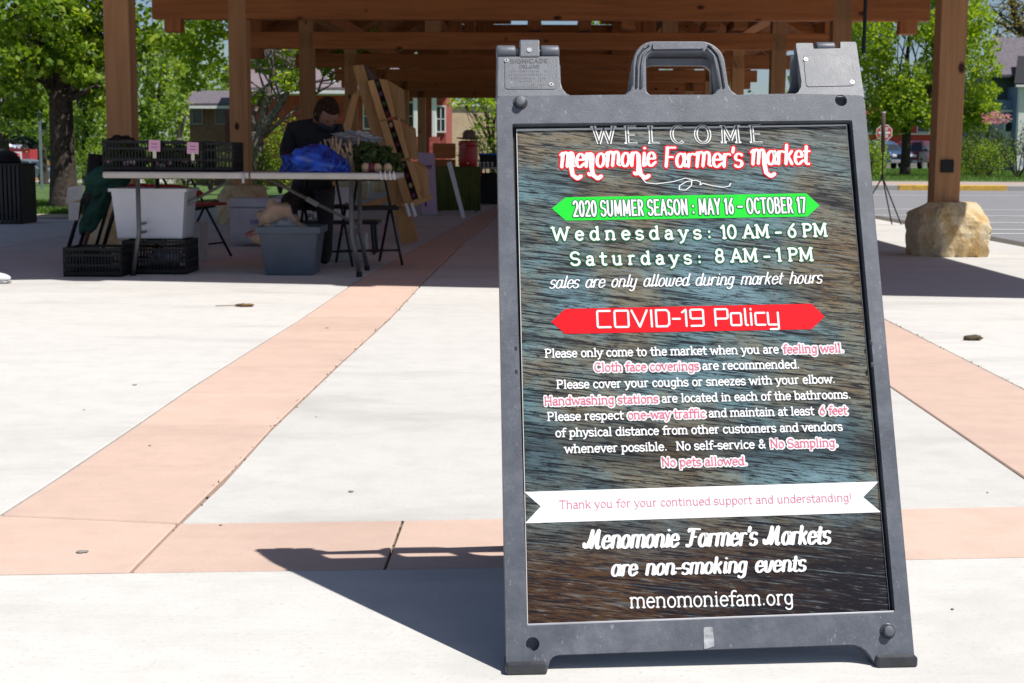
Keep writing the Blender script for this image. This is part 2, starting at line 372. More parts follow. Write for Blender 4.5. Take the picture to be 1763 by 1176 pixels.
slope('park_ground', [(5.6, 92.5, .06), (140, 92.5, .06), (140, 190, .06), (5.6, 190, .06)], GRASS)
sheet('parking_lot', [(4.72, -25), (60, -25), (60, 39), (5.9, 39)], ASPH, -.05)
kb = MB(); kb.box(6.4, 60, 39.0, 39.35, -.2, .09); setp(kb.build('kerb', CURB, None, .02), kind='structure')
yk = MB(); yk.box(10.3, 13.2, 38.985, 39.36, -.19, .094); setp(yk.build('yellow_kerb', YEL, None, .02), kind='structure')
sheet('pavement', [(5.6, 39.35), (60, 39.35), (60, 42.8), (5.6, 45.5)], WALK, .08)
sheet('far_lawn', [(5.6, 45.5), (60, 42.8), (60, 84), (5.6, 84)], GRASS, .085)
sheet('side_street', [(5.6, 84), (60, 84), (60, 92.5), (5.6, 92.5)], ASPH, .07)
for i, (y, x0, x1) in enumerate(((14.6, 5.0, 10.2), (17.2, 5.0, 10.2), (18.2, 5.05, 9), (20.1, 5.1, 10.2), (22.4, 5.2, 10.2), (25.0, 5.2, 10.2), (34, 7, 12))):
    sheet('painted_line', [(x0, y-.06), (x1, y-.06-.02), (x1, y+.06-.02), (x0, y+.06)], WPAINT, -.045)
# edging strip of pale sand along the plaza on the left
sheet('sand_strip', [(-60, 16.6), (-4.6, 19.0), (-4.95, 20.3), (-60, 18.3)], mat('sand', (.42, .36, .28), .95, var=.3, scale=4), -.001)
# grass blades as one uncountable thing
def blades(name, mt, n, gen, h):
    V = np.zeros((n, 3, 3)); xy = gen(n); a = rng.uniform(0, 6.28, n); ww = .012
    hh = rng.uniform(.5, 1.2, n)*h
    V[:, 0, :2] = xy-np.c_[np.cos(a), np.sin(a)]*ww; V[:, 1, :2] = xy+np.c_[np.cos(a), np.sin(a)]*ww
    V[:, 2, :2] = xy+rng.normal(size=(n, 2))*h*.4; V[:, 2, 2] = hh; V[:, :2, 2] = -.01
    me = bpy.data.meshes.new(name); me.vertices.add(3*n); me.vertices.foreach_set('co', V.ravel().astype(np.float32))
    me.loops.add(3*n); me.loops.foreach_set('vertex_index', np.arange(3*n, dtype=np.int32))
    me.polygons.add(n); me.polygons.foreach_set('loop_start', np.arange(0, 3*n, 3, dtype=np.int32)); me.polygons.foreach_set('loop_total', np.full(n, 3, dtype=np.int32))
    me.update(); at = me.attributes.new('rnd', 'FLOAT', 'FACE'); at.data.foreach_set('value', rng.uniform(0, 1, n).astype(np.float32))
    me.materials.append(mt); o = bpy.data.objects.new(name, me); COL.objects.link(o); return o
GL = leaf_mat('grass blades', [(.05, .11, .015), (.09, .18, .025), (.16, .26, .05)], .35)
o = blades('grass', GL, 50000, lambda n: np.c_[rng.uniform(-13, -5, n), 20.2+4.5*rng.uniform(0, 1, n)], .07); setp(o, 'short mown green grass of the lawn beyond the pavilion', 'grass', kind='stuff')
o = blades('grass', GL, 40000, lambda n: np.c_[rng.uniform(10, 32, n), rng.uniform(46, 84, n)], .10); setp(o, 'sunlit green grass in front of the parked cars across the street', 'grass', kind='stuff'); o.location.z = .085
# ------------------------------------------------------------------ the pavilion
PAV = thing('open_pavilion', 'long open timber pavilion of square posts on boulders over the market stalls', 'pavilion', (0, 0, 0), -R(1.58))
D1 = 12.7; SP = 4.88; XL, XR = -3.79, 3.40; PW = .222; ZB = 2.44; BH = .25
mz = MB(); mz.box(-PW/2, PW/2, -PW/2, PW/2, .42, 3.05); pm = None
def boulder(nm, seed, sx, sy, sz):
    random.seed(seed); bm = bmesh.new(); bmesh.ops.create_icosphere(bm, subdivisions=4, radius=1)
    cuts_ = [(Vector((random.uniform(-1, 1), random.uniform(-1, 1), random.uniform(-.2, .8))).normalized(), random.uniform(.86, 1.12)) for _ in range(12)]
    for v in bm.verts:
        p = v.co.copy(); k = 1/max(abs(p.x), abs(p.y), abs(p.z)); p = p*(.2+.8*k); p.x *= 1-.10*max(0, p.z)**2; p.y *= 1-.1*max(0, p.z)**2
        for n, d in cuts_:
            e = p.dot(n)-d*1.12
            if e > 0: p -= n*e*.97
        p.z = min(p.z, .93)
        q = p*2.3+Vector((seed, 0, 0)); from mathutils import noise as mn
        p += p.normalized()*(mn.fractal(q*1.3, .9, 2.2, 7)*.065)
        v.co = Vector((p.x*sx, p.y*sy, max(-.05, (p.z+1)*.5*sz) if p.z > -.9 else -.03))
    me = bpy.data.meshes.new(nm); bm.to_mesh(me); bm.free(); me.materials.append(STONE)
    return me
def stone_m():
    m, t, p = nodes('sandstone'); p.inputs['Roughness'].default_value = .95; p.inputs['Specular IOR Level'].default_value = .15; v = coords(t)
    n = noise(t, v, 4, 8, .7, .4); n2 = noise(t, v, 22, 6, .7)
    c = ramp(t, n, [(.3, (.38, .22, .08)), (.43, (.58, .40, .19)), (.55, (.66, .54, .35)), (.75, (.52, .46, .35))])
    c = mix(t, c, (.22, .17, .10), ramp(t, n2, [(.55, (0, 0, 0)), (.75, (.7, .7, .7))]))
    t.links.new(c, p.inputs['Base Color']); bump(t, n2, p, .8, .03); return m
STONE = stone_m()
bmesh_list = [boulder('footing', s, .36, .36, .50) for s in (3, 8, 14)]
for k in range(7):
    Y = D1+SP*k
    for sx, X in ((-1, XL), (1, XR)):
        if pm is None: po = mz.build('post', PZ, PAV, .008); pm = po
        else: po = pm.copy(); COL.objects.link(po)
        po.location = (X, Y+PW/2, 0)
        if k == 0 and sx == 1: po['label'] = 'post lit at its foot, standing on the sunlit boulder right of the sign'
        bo = bpy.data.objects.new('stone_footing', bmesh_list[(k*2+(sx > 0)) % 3]); COL.objects.link(bo); bo.parent = PAV
        bo.location = (X+.0, Y+PW/2, 0); bo.rotation_euler = (0, 0, random.choice([0, 1.57, 3.14])+.1)
        if k == 0 and sx == 1: bo.location.x += .04
        bo.scale = (.82, .85, .96)
        if k < 3:
            pl = MB(); pl.box(-.055, .055, -.02, 0, 0, .11); z = .62+.13*(sx < 0)+.1
            pq = pl.build('junction_box', BLK, PAV, .004, loc=(X+(-.01 if sx > 0 else -.02), Y-.001, z+.02*(sx < 0)))
        # pendant and outrigger blocks
        pe = MB(); pe.box(-.10, .10, -.10, .10, ZB-.15, ZB+BH+.32); pe.build('pendant_post', WZ, PAV, .006, loc=(X+sx*.78, Y+PW/2, 0))
        kb_ = MB(); kb_.beam((X, Y+PW/2, ZB+BH+.25), (X+sx*.95, Y+PW/2, ZB+BH+.02), .14, .1); 
    tb = MB(); tb.box(XL-1.02, XR+1.02, 0, .16, ZB, ZB+BH); tb.build('tie_beam', WX, PAV, .006, loc=(0, Y-.0, 0))
    if k < 6:
        tb = MB(); tb.box(XL-.98, XR+.98, 0, .16, ZB+.02, ZB+BH-.03); tb.build('tie_beam', WX, PAV, .006, loc=(0, Y+.19, 0))
    for X in (-1.85, 1.75):
        q = MB(); q.box(X-.12, X+.12, .005, .225, ZB+BH, 4.6); q.build('queen_post', PZ if k == 2 else WZ, PAV, .006, loc=(0, Y, 0))
    cb = MB(); cb.box(-3.2, 3.0, .02, .20, 4.35, 4.6); cb.build('collar_beam', WX, PAV, .006, loc=(0, Y, 0)) if k < 5 else None
    for s, X0 in ((-1, -5.25), (1, 4.80)):
        r = MB(); r.beam((X0, Y+.11, 3.06), (-.1, Y+.11, 6.25), .16, .22); r.build('rafter', WX, PAV, .006)
# stepped corbels behind tie beams, plates, purlins
yA, yB = 8.05, D1+SP*6+1.6
for X in (XL, XR):
    p = MB(); p.box(X-.12, X+.12, yA+.4, yB-.3, 2.98, 3.20); p.build('top_plate', WY, PAV, .006)
for X, z in ((-3.0, 4.2), (2.8, 4.2), (-1.5, 5.15), (1.3, 5.15)):
    p = MB(); p.box(X-.08, X+.08, yA, yB-.1, z-.1, z+.14); p.build('purlin', WY, PAV, .006)
p = MB(); p.box(-.2, 0, yA, yB-.1, 6.0, 6.3); p.build('ridge_beam', WY, PAV, .006)
# roof deck boards
for s, X0 in ((-1, -5.3), (1, 4.85)):
    n = 20; a = Vector((X0, 0, 3.20)); b = Vector((-.1, 0, 6.45))
    for i in range(n):
        p0 = a+(b-a)*(i/n); p1 = a+(b-a)*((i+1)/n-.0025/1)
        mb = MB(); up = Vector((0, 0, .035)); q = [p0, p1]
        mb.add([(p0.x, yA, p0.z), (p1.x, yA, p1.z), (p1.x, yB, p1.z), (p0.x, yB, p0.z), (p0.x, yA, p0.z+.04), (p1.x, yA, p1.z+.04), (p1.x, yB, p1.z+.04), (p0.x, yB, p0.z+.04)],
               [(3, 2, 1, 0), (4, 5, 6, 7), (0, 1, 5, 4), (1, 2, 6, 5), (2, 3, 7, 6), (3, 0, 4, 7)])
        mb.build('roof_board', WY, PAV)
    mb = MB(); mb.add([(a.x, yA, a.z+.05), (b.x, yA, b.z+.05), (b.x, yB, b.z+.05), (a.x, yB, a.z+.05), (a.x, yA, a.z+.09), (b.x, yA, b.z+.09), (b.x, yB, b.z+.09), (a.x, yB, a.z+.09)],
                      [(3, 2, 1, 0), (4, 5, 6, 7), (0, 1, 5, 4), (1, 2, 6, 5), (2, 3, 7, 6), (3, 0, 4, 7)])
    mb.build('roof_covering', mat('roof metal', (.12, .07, .05), .6), PAV)
    mb = MB(); mb.box(a.x-.06, a.x, yA, yB, 3.0, 3.3); mb.build('fascia', WY, PAV)
# far gable boarding, open in a slot near the top
yG = D1+SP*6+.3
nb = 9
for i in range(nb):
    z0 = ZB+BH+.02+i*.305; z1 = z0+.29
    zz = max(z0, z1); hw = min(4.6, (6.25-zz)/.61)
    if i >= 8: continue
    if i == 6:
        for xa_, xb_ in ((-3.6, -1.24), (1.30, 3.0)):
            mb = MB(); mb.box(xa_, xb_, 0, .05, z0, z1); mb.build('gable_board', WX, PAV, .004, loc=(0, yG, 0))
        continue
    mb = MB(); jit = random.uniform(0, .02)
    mb.box(-min(hw, 4.2)-.1, min(hw, 3.1)-.1, jit, .05+jit, z0, z1); mb.build('gable_board', WX, PAV, .004, loc=(0, yG, 0))
for i in range(1):
    for sx in (-1, 1):
        mb = MB(); mb.box(min(sx*1.45, sx*2.6)-.05, max(sx*1.45, sx*2.6)-.05, 0, .05, ZB+BH+.02+8*.305-.0, ZB+BH+.3+8*.305+.7); mb.build('gable_board', WX, PAV, .004, loc=(0, yG, 0))
# stub joists seen over the third tie beam and the hanging conduit
for X in (-.3, .45, 1.1, 2.35, 2.75):
    mb = MB(); mb.box(X-.1, X+.1, -.5, .5, ZB+BH+.03, ZB+BH+.16); mb.build('corbel_block', WY, PAV, .004, loc=(0, D1+2*SP, 0))
c = AT(1487, 92, 16.5); cz = c.z
mb = MB(); mb.tube([(c.x, c.y, cz), (c.x, c.y, cz+1.5)], .022); o = mb.build('conduit', BLKM, PAV); o.rotation_euler = (0, 0, R(1.58))
# ------------------------------------------------------------------ stroke lettering for printed matter
def arc(cx, cy, rx, ry, a0, a1, n=10):
    return [(cx+rx*math.cos(R(a0+(a1-a0)*i/n)), cy+ry*math.sin(R(a0+(a1-a0)*i/n))) for i in range(n+1)]
X_ = .68
def sS(w, h, y0=0): # S shape
    r = h/4
    return arc(w/2, y0+h*.74, w*.4, h*.26, 25, 270, 10)[:-1]+arc(w/2, y0+h*.25, w*.42, h*.25, 90, -155, 10)
GL_ = {   # advance, strokes, serif points (x, y, left, right)
 'a': (.58, [arc(.27, .47, .18, .21, 150, 0)+[(.45, 0)], [(.45, .40)]+arc(.25, .19, .18, .19, 80, 280)+[(.45, .12)]], [(.47, 0, 0, 1)]),
 'b': (.64, [[(.12, 1), (.12, 0)], arc(.35, .34, .22, .34, 0, 360, 16)], [(.12, 1, 1, 0)]),
 'c': (.56, [arc(.31, .34, .23, .34, 40, 320, 14)], []),
 'd': (.66, [[(.53, 1), (.53, 0)], arc(.30, .34, .22, .34, 0, 360, 16)], [(.53, 1, 1, 0), (.53, 0, 0, 1)]),
 'e': (.60, [[(.09, .37), (.52, .37)], arc(.31, .34, .23, .34, 5, 318, 14)], []),
 'f': (.44, [arc(.38, .80, .17, .2, 50, 180)+[(.21, 0)], [(.04, .64), (.42, .64)]], [(.21, 0, 1, 1)]),
 'g': (.64, [[(.51, X_), (.51, -.08)]+arc(.30, -.08, .21, .22, 0, -150), arc(.30, .36, .21, .32, 0, 360, 16)], [(.51, X_, 0, 1)]),
 'h': (.70, [[(.13, 1), (.13, 0)], arc(.34, .44, .21, .24, 180, 0)+[(.55, 0)]], [(.13, 1, 1, 0), (.13, 0, 1, 1), (.55, 0, 1, 1)]),
 'i': (.34, [[(.17, X_), (.17, 0)], [(.17, .88), (.17, .93)]], [(.17, X_, 1, 0), (.17, 0, 1, 1)]),
 'k': (.64, [[(.13, 1), (.13, 0)], [(.50, X_), (.15, .30)], [(.26, .40), (.54, 0)]], [(.13, 1, 1, 0), (.13, 0, 1, 1), (.5, X_, 1, 1), (.54, 0, 1, 1)]),
 'l': (.34, [[(.17, 1), (.17, 0)]], [(.17, 1, 1, 0), (.17, 0, 1, 1)]),
 'm': (1.02, [[(.13, X_), (.13, 0)], arc(.32, .46, .19, .22, 180, 0)+[(.51, 0)], arc(.70, .46, .19, .22, 180, 0)+[(.89, 0)]], [(.13, X_, 1, 0), (.13, 0, 1, 1), (.51, 0, 1, 1), (.89, 0, 1, 1)]),
 'n': (.70, [[(.13, X_), (.13, 0)], arc(.34, .44, .21, .24, 180, 0)+[(.55, 0)]], [(.13, X_, 1, 0), (.13, 0, 1, 1), (.55, 0, 1, 1)]),
 'o': (.62, [arc(.31, .34, .23, .34, 0, 360, 18)], []),
 'p': (.66, [[(.13, X_), (.13, -.30)], arc(.36, .34, .22, .34, 0, 360, 16)], [(.13, X_, 1, 0), (.13, -.3, 1, 1)]),
 'r': (.50, [[(.15, X_), (.15, 0)], arc(.34, .44, .19, .24, 180, 65)], [(.15, X_, 1, 0), (.15, 0, 1, 1)]),
 's': (.52, [sS(.5, X_)], []),
 't': (.46, [[(.19, .92), (.19, .18)]+arc(.34, .18, .15, .18, 180, 300), [(.03, .65), (.42, .65)]], []),
 'u': (.70, [[(.13, X_), (.13, .24)]+arc(.33, .24, .2, .24, 180, 360)+[(.53, .3)], [(.53, X_), (.53, 0)]], [(.13, X_, 1, 0), (.53, X_, 1, 0), (.53, 0, 0, 1)]),
 'v': (.62, [[(.07, X_), (.31, 0)], [(.31, 0), (.55, X_)]], [(.07, X_, 1, 1), (.55, X_, 1, 1)]),
 'w': (.90, [[(.07, X_), (.25, 0)], [(.25, 0), (.45, .62)], [(.45, .62), (.65, 0)], [(.65, 0), (.83, X_)]], [(.07, X_, 1, 1), (.83, X_, 1, 1)]),
 'y': (.62, [[(.07, X_), (.31, .02)], [(.55, X_), (.25, -.2), (.1, -.3)]], [(.07, X_, 1, 1), (.55, X_, 1, 1)]),
 'z': (.54, [[(.07, .66), (.46, .66)], [(.46, .66), (.07, .02)], [(.07, .02), (.47, .02)]], []),
 'A': (.84, [[(.10, 0), (.42, 1)], [(.42, 1), (.74, 0)], [(.22, .34), (.62, .34)]], [(.10, 0, 1, 1), (.74, 0, 1, 1)]),
 'B': (.74, [[(.14, 1), (.14, 0)], [(.14, 1)]+arc(.38, .76, .2, .24, 90, -90)+[(.14, .52)], [(.14, .52)]+arc(.40, .26, .24, .26, 90, -90)+[(.14, 0)]], [(.14, 1, 1, 0), (.14, 0, 1, 0)]),
 'C': (.76, [arc(.42, .5, .32, .5, 48, 312, 16)], []),
 'D': (.80, [[(.14, 1), (.14, 0)], [(.14, 1)]+arc(.34, .5, .36, .5, 90, -90, 14)+[(.14, 0)]], [(.14, 1, 1, 0), (.14, 0, 1, 0)]),
 'E': (.70, [[(.14, 1), (.14, 0)], [(.14, .98), (.60, .98)], [(.14, .5), (.52, .5)], [(.14, .02), (.62, .02)]], [(.14, 1, 1, 0), (.14, 0, 1, 0)]),
 'F': (.68, [[(.16, 1), (.16, 0)], [(.10, .98), (.62, .98)], [(.16, .5), (.52, .5)]], [(.16, 0, 1, 1)]),
 'G': (.80, [arc(.42, .5, .32, .5, 48, 340, 16)+[(.73, .45), (.48, .45)]], []),
 'H': (.86, [[(.15, 1), (.15, 0)], [(.70, 1), (.70, 0)], [(.15, .5), (.70, .5)]], [(.15, 1, 1, 1), (.15, 0, 1, 1), (.7, 1, 1, 1), (.7, 0, 1, 1)]),
 'I': (.36, [[(.18, 1), (.18, 0)]], [(.18, 1, 1, 1), (.18, 0, 1, 1)]),
 'K': (.78, [[(.15, 1), (.15, 0)], [(.64, 1), (.17, .45)], [(.3, .6), (.68, 0)]], [(.15, 1, 1, 1), (.15, 0, 1, 1)]),
 'L': (.66, [[(.16, 1), (.16, 0)], [(.16, .02), (.58, .02)]], [(.16, 1, 1, 1), (.16, 0, 1, 0)]),
 'M': (1.0, [[(.15, 0), (.17, 1)], [(.17, 1), (.50, .15)], [(.50, .15), (.83, 1)], [(.83, 1), (.85, 0)]], [(.15, 0, 1, 1), (.85, 0, 1, 1), (.15, 1, 1, 0), (.85, 1, 0, 1)]),
 'N': (.86, [[(.15, 0), (.15, 1)], [(.15, 1), (.71, 0)], [(.71, 0), (.71, 1)]], [(.15, 0, 1, 1), (.15, 1, 1, 0), (.71, 1, 1, 1)]),
 'O': (.84, [arc(.42, .5, .33, .5, 0, 360, 22)], []),
 'P': (.72, [[(.15, 1), (.15, 0)], [(.15, .98)]+arc(.38, .74, .24, .24, 90, -90)+[(.15, .5)]], [(.15, 1, 1, 0), (.15, 0, 1, 1)]),
 'R': (.76, [[(.15, 1), (.15, 0)], [(.15, .98)]+arc(.38, .74, .22, .24, 90, -90)+[(.15, .5)], [(.36, .5), (.64, 0)]], [(.15, 1, 1, 0), (.15, 0, 1, 1)]),
 'S': (.68, [sS(.66, 1)], []),
 'T': (.74, [[(.37, 1), (.37, 0)], [(.05, .98), (.69, .98)]], [(.37, 0, 1, 1)]),
 'U': (.82, [[(.14, 1), (.14, .35)]+arc(.41, .35, .27, .35, 180, 360)+[(.68, 1)]], []),
 'V': (.80, [[(.08, 1), (.40, 0)], [(.40, 0), (.72, 1)]], []),
 'W': (1.14, [[(.08, 1), (.32, 0)], [(.32, 0), (.57, .9)], [(.57, .9), (.82, 0)], [(.82, 0), (1.06, 1)]], [(.08, 1, 1, 1), (1.06, 1, 1, 1)]),
 'X': (.76, [[(.1, 1), (.66, 0)], [(.66, 1), (.1, 0)]], []),
 'Y': (.74, [[(.07, 1), (.37, .45)], [(.67, 1), (.37, .45)], [(.37, .45), (.37, 0)]], []),
 '0': (.68, [arc(.34, .5, .25, .5, 0, 360, 20)], []),
 '1': (.42, [[(.08, .82), (.24, 1)], [(.24, 1), (.24, 0)]], [(.24, 0, 1, 1)]),
 '2': (.66, [arc(.33, .72, .24, .28, 160, -30)+[(.10, .02)], [(.09, .02), (.58, .02)]], []),
 '6': (.66, [[(.5, 1), (.2, .62)]+arc(.33, .31, .23, .31, 150, 500, 16)], []),
 '7': (.60, [[(.07, .98), (.54, .98)], [(.54, .98), (.22, 0)]], []),
 '8': (.66, [arc(.33, .75, .2, .25, 0, 360, 16), arc(.33, .26, .24, .26, 0, 360, 16)], []),
 '9': (.66, [arc(.33, .69, .23, .31, 0, 360, 16), [(.56, .69), (.45, .3), (.2, 0)]], []),
 ':': (.34, [[(.17, .1), (.17, .14)], [(.17, .52), (.17, .56)]], []),
 '.': (.30, [[(.15, .05), (.15, .08)]], []),
 '!': (.30, [[(.15, 1), (.15, .32)], [(.15, .05), (.15, .08)]], []),
 "'": (.24, [[(.14, 1), (.11, .72)]], []),
 '-': (.46, [[(.06, .36), (.40, .36)]], []),
 '~': (.62, [[(.06, .45), (.56, .45)]], []),
 '&': (.80, [[(.68, 0), (.24, .70)]+arc(.36, .82, .14, .17, 200, -30)+[(.46, .72), (.2, .42)]+arc(.31, .22, .21, .22, 130, 330)+[(.66, .45)]], []),
 ' ': (.34, [], []),
}
SQ = {  # squared techno letters
 'C': (.95, [[(.80, 1), (.14, 1), (.1, .95), (.1, .05), (.14, 0), (.80, 0)]]), 'O': (.98, [[(.15, 0), (.1, .06), (.1, .94), (.15, 1), (.80, 1), (.85, .94), (.85, .06), (.80, 0), (.15, 0)]]),
 'V': (1.0, [[(.06, 1), (.48, 0)], [(.48, 0), (.9, 1)]]), 'I': (.28, [[(.14, 1), (.14, 0)]]), 'D': (.95, [[(.12, 1), (.12, 0)], [(.12, 1), (.7, 1), (.83, .85), (.83, .15), (.7, 0), (.12, 0)]]),
 '-': (.55, [[(.08, .45), (.47, .45)]]), '1': (.42, [[(.06, .84), (.27, 1)], [(.27, 1), (.27, 0)]]), '9': (.9, [[(.78, .45), (.16, .45), (.1, .5), (.1, .95), (.16, 1), (.74, 1), (.8, .95), (.8, .06), (.74, 0), (.12, 0)]]),
 'P': (.88, [[(.12, 0), (.12, 1)], [(.12, 1), (.74, 1), (.8, .95), (.8, .48), (.74, .42), (.12, .42)]]), 'o': (.78, [[(.14, 0), (.1, .06), (.1, .68), (.14, .74), (.62, .74), (.66, .68), (.66, .06), (.62, 0), (.14, 0)]]),
 'l': (.32, [[(.12, 1), (.12, .06), (.16, 0), (.24, 0)]]), 'i': (.26, [[(.12, .74), (.12, 0)], [(.12, .95), (.12, 1)]]), 'c': (.70, [[(.62, .74), (.14, .74), (.1, .68), (.1, .06), (.14, 0), (.62, 0)]]),
 'y': (.78, [[(.1, .74), (.1, .06), (.14, 0), (.64, 0)], [(.66, .74), (.66, -.24), (.6, -.28), (.2, -.28)]]), ' ': (.45, [])}
def scriptify(ch, brush):
    adv, st, se = GL_[ch]
    st = [list(q) for q in st]
    if ch == 'a': adv = .66; st = [arc(.30, .34, .22, .34, 20, 380, 16), [(.53, X_), (.53, .12), (.62, .03), (.74, .14)]]
    elif ch in 'dhlmnuit': 
        x = st[-1][-1][0] if ch in 'mnh' else (.53 if ch in 'du' else st[0][0][0]); st.append([(x, .16), (x+.08, .03), (x+.22, .14)])
        if ch == 't': st = st[:2]+[]
    elif ch in 'ce': st.append([(.48, .1), (.62, .2)])
    elif ch == 's': adv = .5
    elif ch == 'r': st = [[(.02, .4), (.14, .66)], [(.14, .66), (.14, 0)], arc(.34, .46, .2, .2, 170, 50)]; adv = .5
    elif ch == 'y': st = [[(.10, X_), (.10, .24)]+arc(.30, .24, .2, .24, 180, 350), [(.52, X_), (.50, -.15)]+arc(.33, -.16, .17, .16, 0, -160)]; adv = .66
    elif ch == 'w': st = [[(.07, X_), (.12, .15)]+arc(.26, .16, .14, .16, 190, 350)+[(.42, .62)], [(.42, .2)]+arc(.58, .18, .15, .18, 190, 350)+[(.76, .66), (.86, .6)]]; adv = .92
    elif ch == 'v': st = [[(.07, X_), (.14, .15)]+arc(.28, .18, .14, .18, 200, 350)+[(.5, .66), (.6, .6)]]; adv = .62
    elif ch == 'f': st = [arc(.36, .80, .15, .2, 30, 180)+[(.21, -.22)]+arc(.12, -.2, .09, .1, 0, -140), [(.04, .62), (.42, .62)]]
    if brush:
        if ch in 'mM': adv = 1.02; st = [[(.0, .62), (.15, .74)], [(.15, .74), (.15, -.0)], [(.15, .2)]+arc(.34, .5, .17, .26, 200, 10)+[(.50, .02)], [(.50, .2)]+arc(.69, .5, .17, .26, 200, 10)+[(.86, .1), (1.0, .06)]]
        if ch == 'n': adv = .74; st = [[(.02, .5), (.13, .70)], [(.13, .70), (.13, .0)], [(.13, .3)]+arc(.34, .46, .2, .24, 190, 0)+[(.54, -.18)]+arc(.44, -.3, .11, .12, 10, -130)+[(.3, -.3)]]
        if ch == 'e': adv = .60
    else:
        if ch == 'M': adv = 1.12; st = [[(-.08, .3), (.0, .05), (.14, .05), (.30, .5), (.36, 1)], [(.36, 1), (.42, .02)], [(.42, .04), (.78, .98)], [(.78, 1), (.80, .12), (.88, 0), (1.02, .1)]]
        if ch == 'F': adv = .78; st = [[(.34, .9), (.28, .1), (.12, 0), (.0, .1)], [(.02, .8), (.1, .96), (.78, .92)], [(.30, .5), (.60, .52)]]
    return adv, st, []
class Pen:
    """collects flat strokes in a plane frame; every stroke lies a hair above the one before, so none are coplanar"""
    def __init__(s): s.v = []; s.f = []; s.k = 0
    def stroke(s, pts, wv, wh, capround=True, lift=0):
        # split at sharp corners
        runs = [[pts[0]]]
        for i in range(1, len(pts)):
            runs[-1].append(pts[i])
            if i < len(pts)-1:
                a = Vector(pts[i])-Vector(pts[i-1]); b = Vector(pts[i+1])-Vector(pts[i])
                if a.length > 1e-9 and b.length > 1e-9 and a.angle(b) > .75: runs.append([pts[i]])
        for r in runs:
            if len(r) < 2: continue
            s.k += 1; z = lift+(s.k % 9)*.00003; L = []; Rr_ = []
            for i in range(len(r)):
                d = Vector(r[min(i+1, len(r)-1)])-Vector(r[max(i-1, 0)])
                if d.length < 1e-9: d = Vector((1e-6, 0))
                d.normalize(); wd = math.hypot(wv*d.y, wh*d.x)/2; nn = Vector((-d.y, d.x)); p = Vector(r[i])
                if not capround:
                    if i == 0: p = p-d*0
                L.append(p+nn*wd); Rr_.append(p-nn*wd)
            n0 = len(s.v); s.v += [(q.x, q.y, z) for q in L]+[(q.x, q.y, z) for q in Rr_]; m_ = len(r)
            s.f += [(n0+m_+i, n0+m_+i+1, n0+i+1, n0+i) for i in range(m_-1)]
            if capround:
                for q, e in ((r[0], 0), (r[-1], 1)):
                    s.k += 1; z = lift+(s.k % 9)*.00003; rr = min(wv, wh)/2 if abs(wv-wh) > 1e-9 else wv/2
                    n0 = len(s.v); s.v += [(q[0]+rr*math.cos(t*math.pi/4+.3), q[1]+rr*math.sin(t*math.pi/4+.3), z) for t in range(8)]; s.f.append(tuple(range(n0, n0+8)))
def layout(txt, font, track=0):
    x = 0; out = []; ser = []
    for i, ch in enumerate(txt):
        if font == 'sq': adv, st = SQ[ch]; se = []
        elif font == 'script': adv, st, se = scriptify(ch, False)
        elif font == 'brush': adv, st, se = scriptify(ch, True)
        else: adv, st, se = GL_[ch]
        if font == 'brush' and ch == 'm' and i in (0,): pass
        for q in st: out.append([(a+x, b) for a, b in q])
        for q in se: ser.append((q[0]+x, q[1], q[2], q[3]))
        x += adv+track+(.22 if ch == ' ' and font == 'script' else 0)
    return x-track, out, ser
def lettering(pen, txt, p0, p1, cap, font='slab', wt=.13, contrast=1.0, track=0, slant=0, serif=.13, extra=0, off=(0, 0), lift=0, rnd=True):
    """p0,p1 baseline ends in plane units, cap = cap height in plane units; extra widens every stroke for an outline"""
    Wd, st, se = layout(txt, font, track); p0 = Vector(p0); p1 = Vector(p1); d = (p1-p0); sx = d.length/Wd; d.normalize(); u = Vector((-d.y, d.x))
    def T(x, y): q = p0+d*(x*sx+slant*y*cap)+u*(y*cap)+Vector(off); return (q.x, q.y)
    wv = wt*cap+2*extra; wh = wt*contrast*cap+2*extra
    for q in st: pen.stroke([T(*p) for p in q], wv, wh, rnd, lift)
    if serif:
        hs = serif*cap
        for x, y, l, r in se:
            yy = y-.03 if y > .1 else (y+.03 if y > -.05 else y); c_ = p0+d*(x*sx)+u*(yy*cap)+Vector(off)
            a = c_-d*(hs*(1 if l else .3)+extra*.3); b = c_+d*(hs*(1 if r else .3)+extra*.3); pen.stroke([(a.x, a.y), (b.x, b.y)], wh*.9 if contrast >= 1 else wh, min(wh, wt*.75*cap+2*extra), False, lift)
def pen_obj(pen, name, mt, parent, o, a, b, n):
    mb = MB(); mb.v = [tuple(o+a*x+b*y+n*z) for x, y, z in pen.v]; mb.f = pen.f
    ob = mb.build(name, mt, parent, fix=False); return ob
# ------------------------------------------------------------------ the A-frame sign
def plastic_mat():
    m, t, p = nodes('weathered grey plastic'); p.inputs['Roughness'].default_value = .42; p.inputs['Specular IOR Level'].default_value = .6
    v = coords(t); n = noise(t, v, 14, 8, .8, .15); n2 = noise(t, v, 55, 5, .7)
    v2 = coords(t, (1, 1, .15), (0, .3, .2)); n3 = noise(t, v2, 130, 3, .6)
    c = ramp(t, n, [(.3, (.060, .068, .085)), (.52, (.092, .101, .124)), (.72, (.145, .155, .18))])
    c = mix(t, c, (.27, .28, .30), ramp(t, n3, [(.64, (0, 0, 0)), (.72, (.6, .6, .6))]))
    c = mix(t, c, (.05, .05, .055), ramp(t, n2, [(.6, (0, 0, 0)), (.78, (.5, .5, .5))]))
    t.links.new(c, p.inputs['Base Color'])
    n5 = noise(t, v, 420, 2); t.links.new(ramp(t, n, [(.3, (.40,)*3), (.7, (.55,)*3)]), p.inputs['Roughness']); bump(t, n5, p, .35, .0012); return m
PL = plastic_mat(); PLD = mat('dark plastic', (.04, .042, .048), .35, var=.3, scale=20)
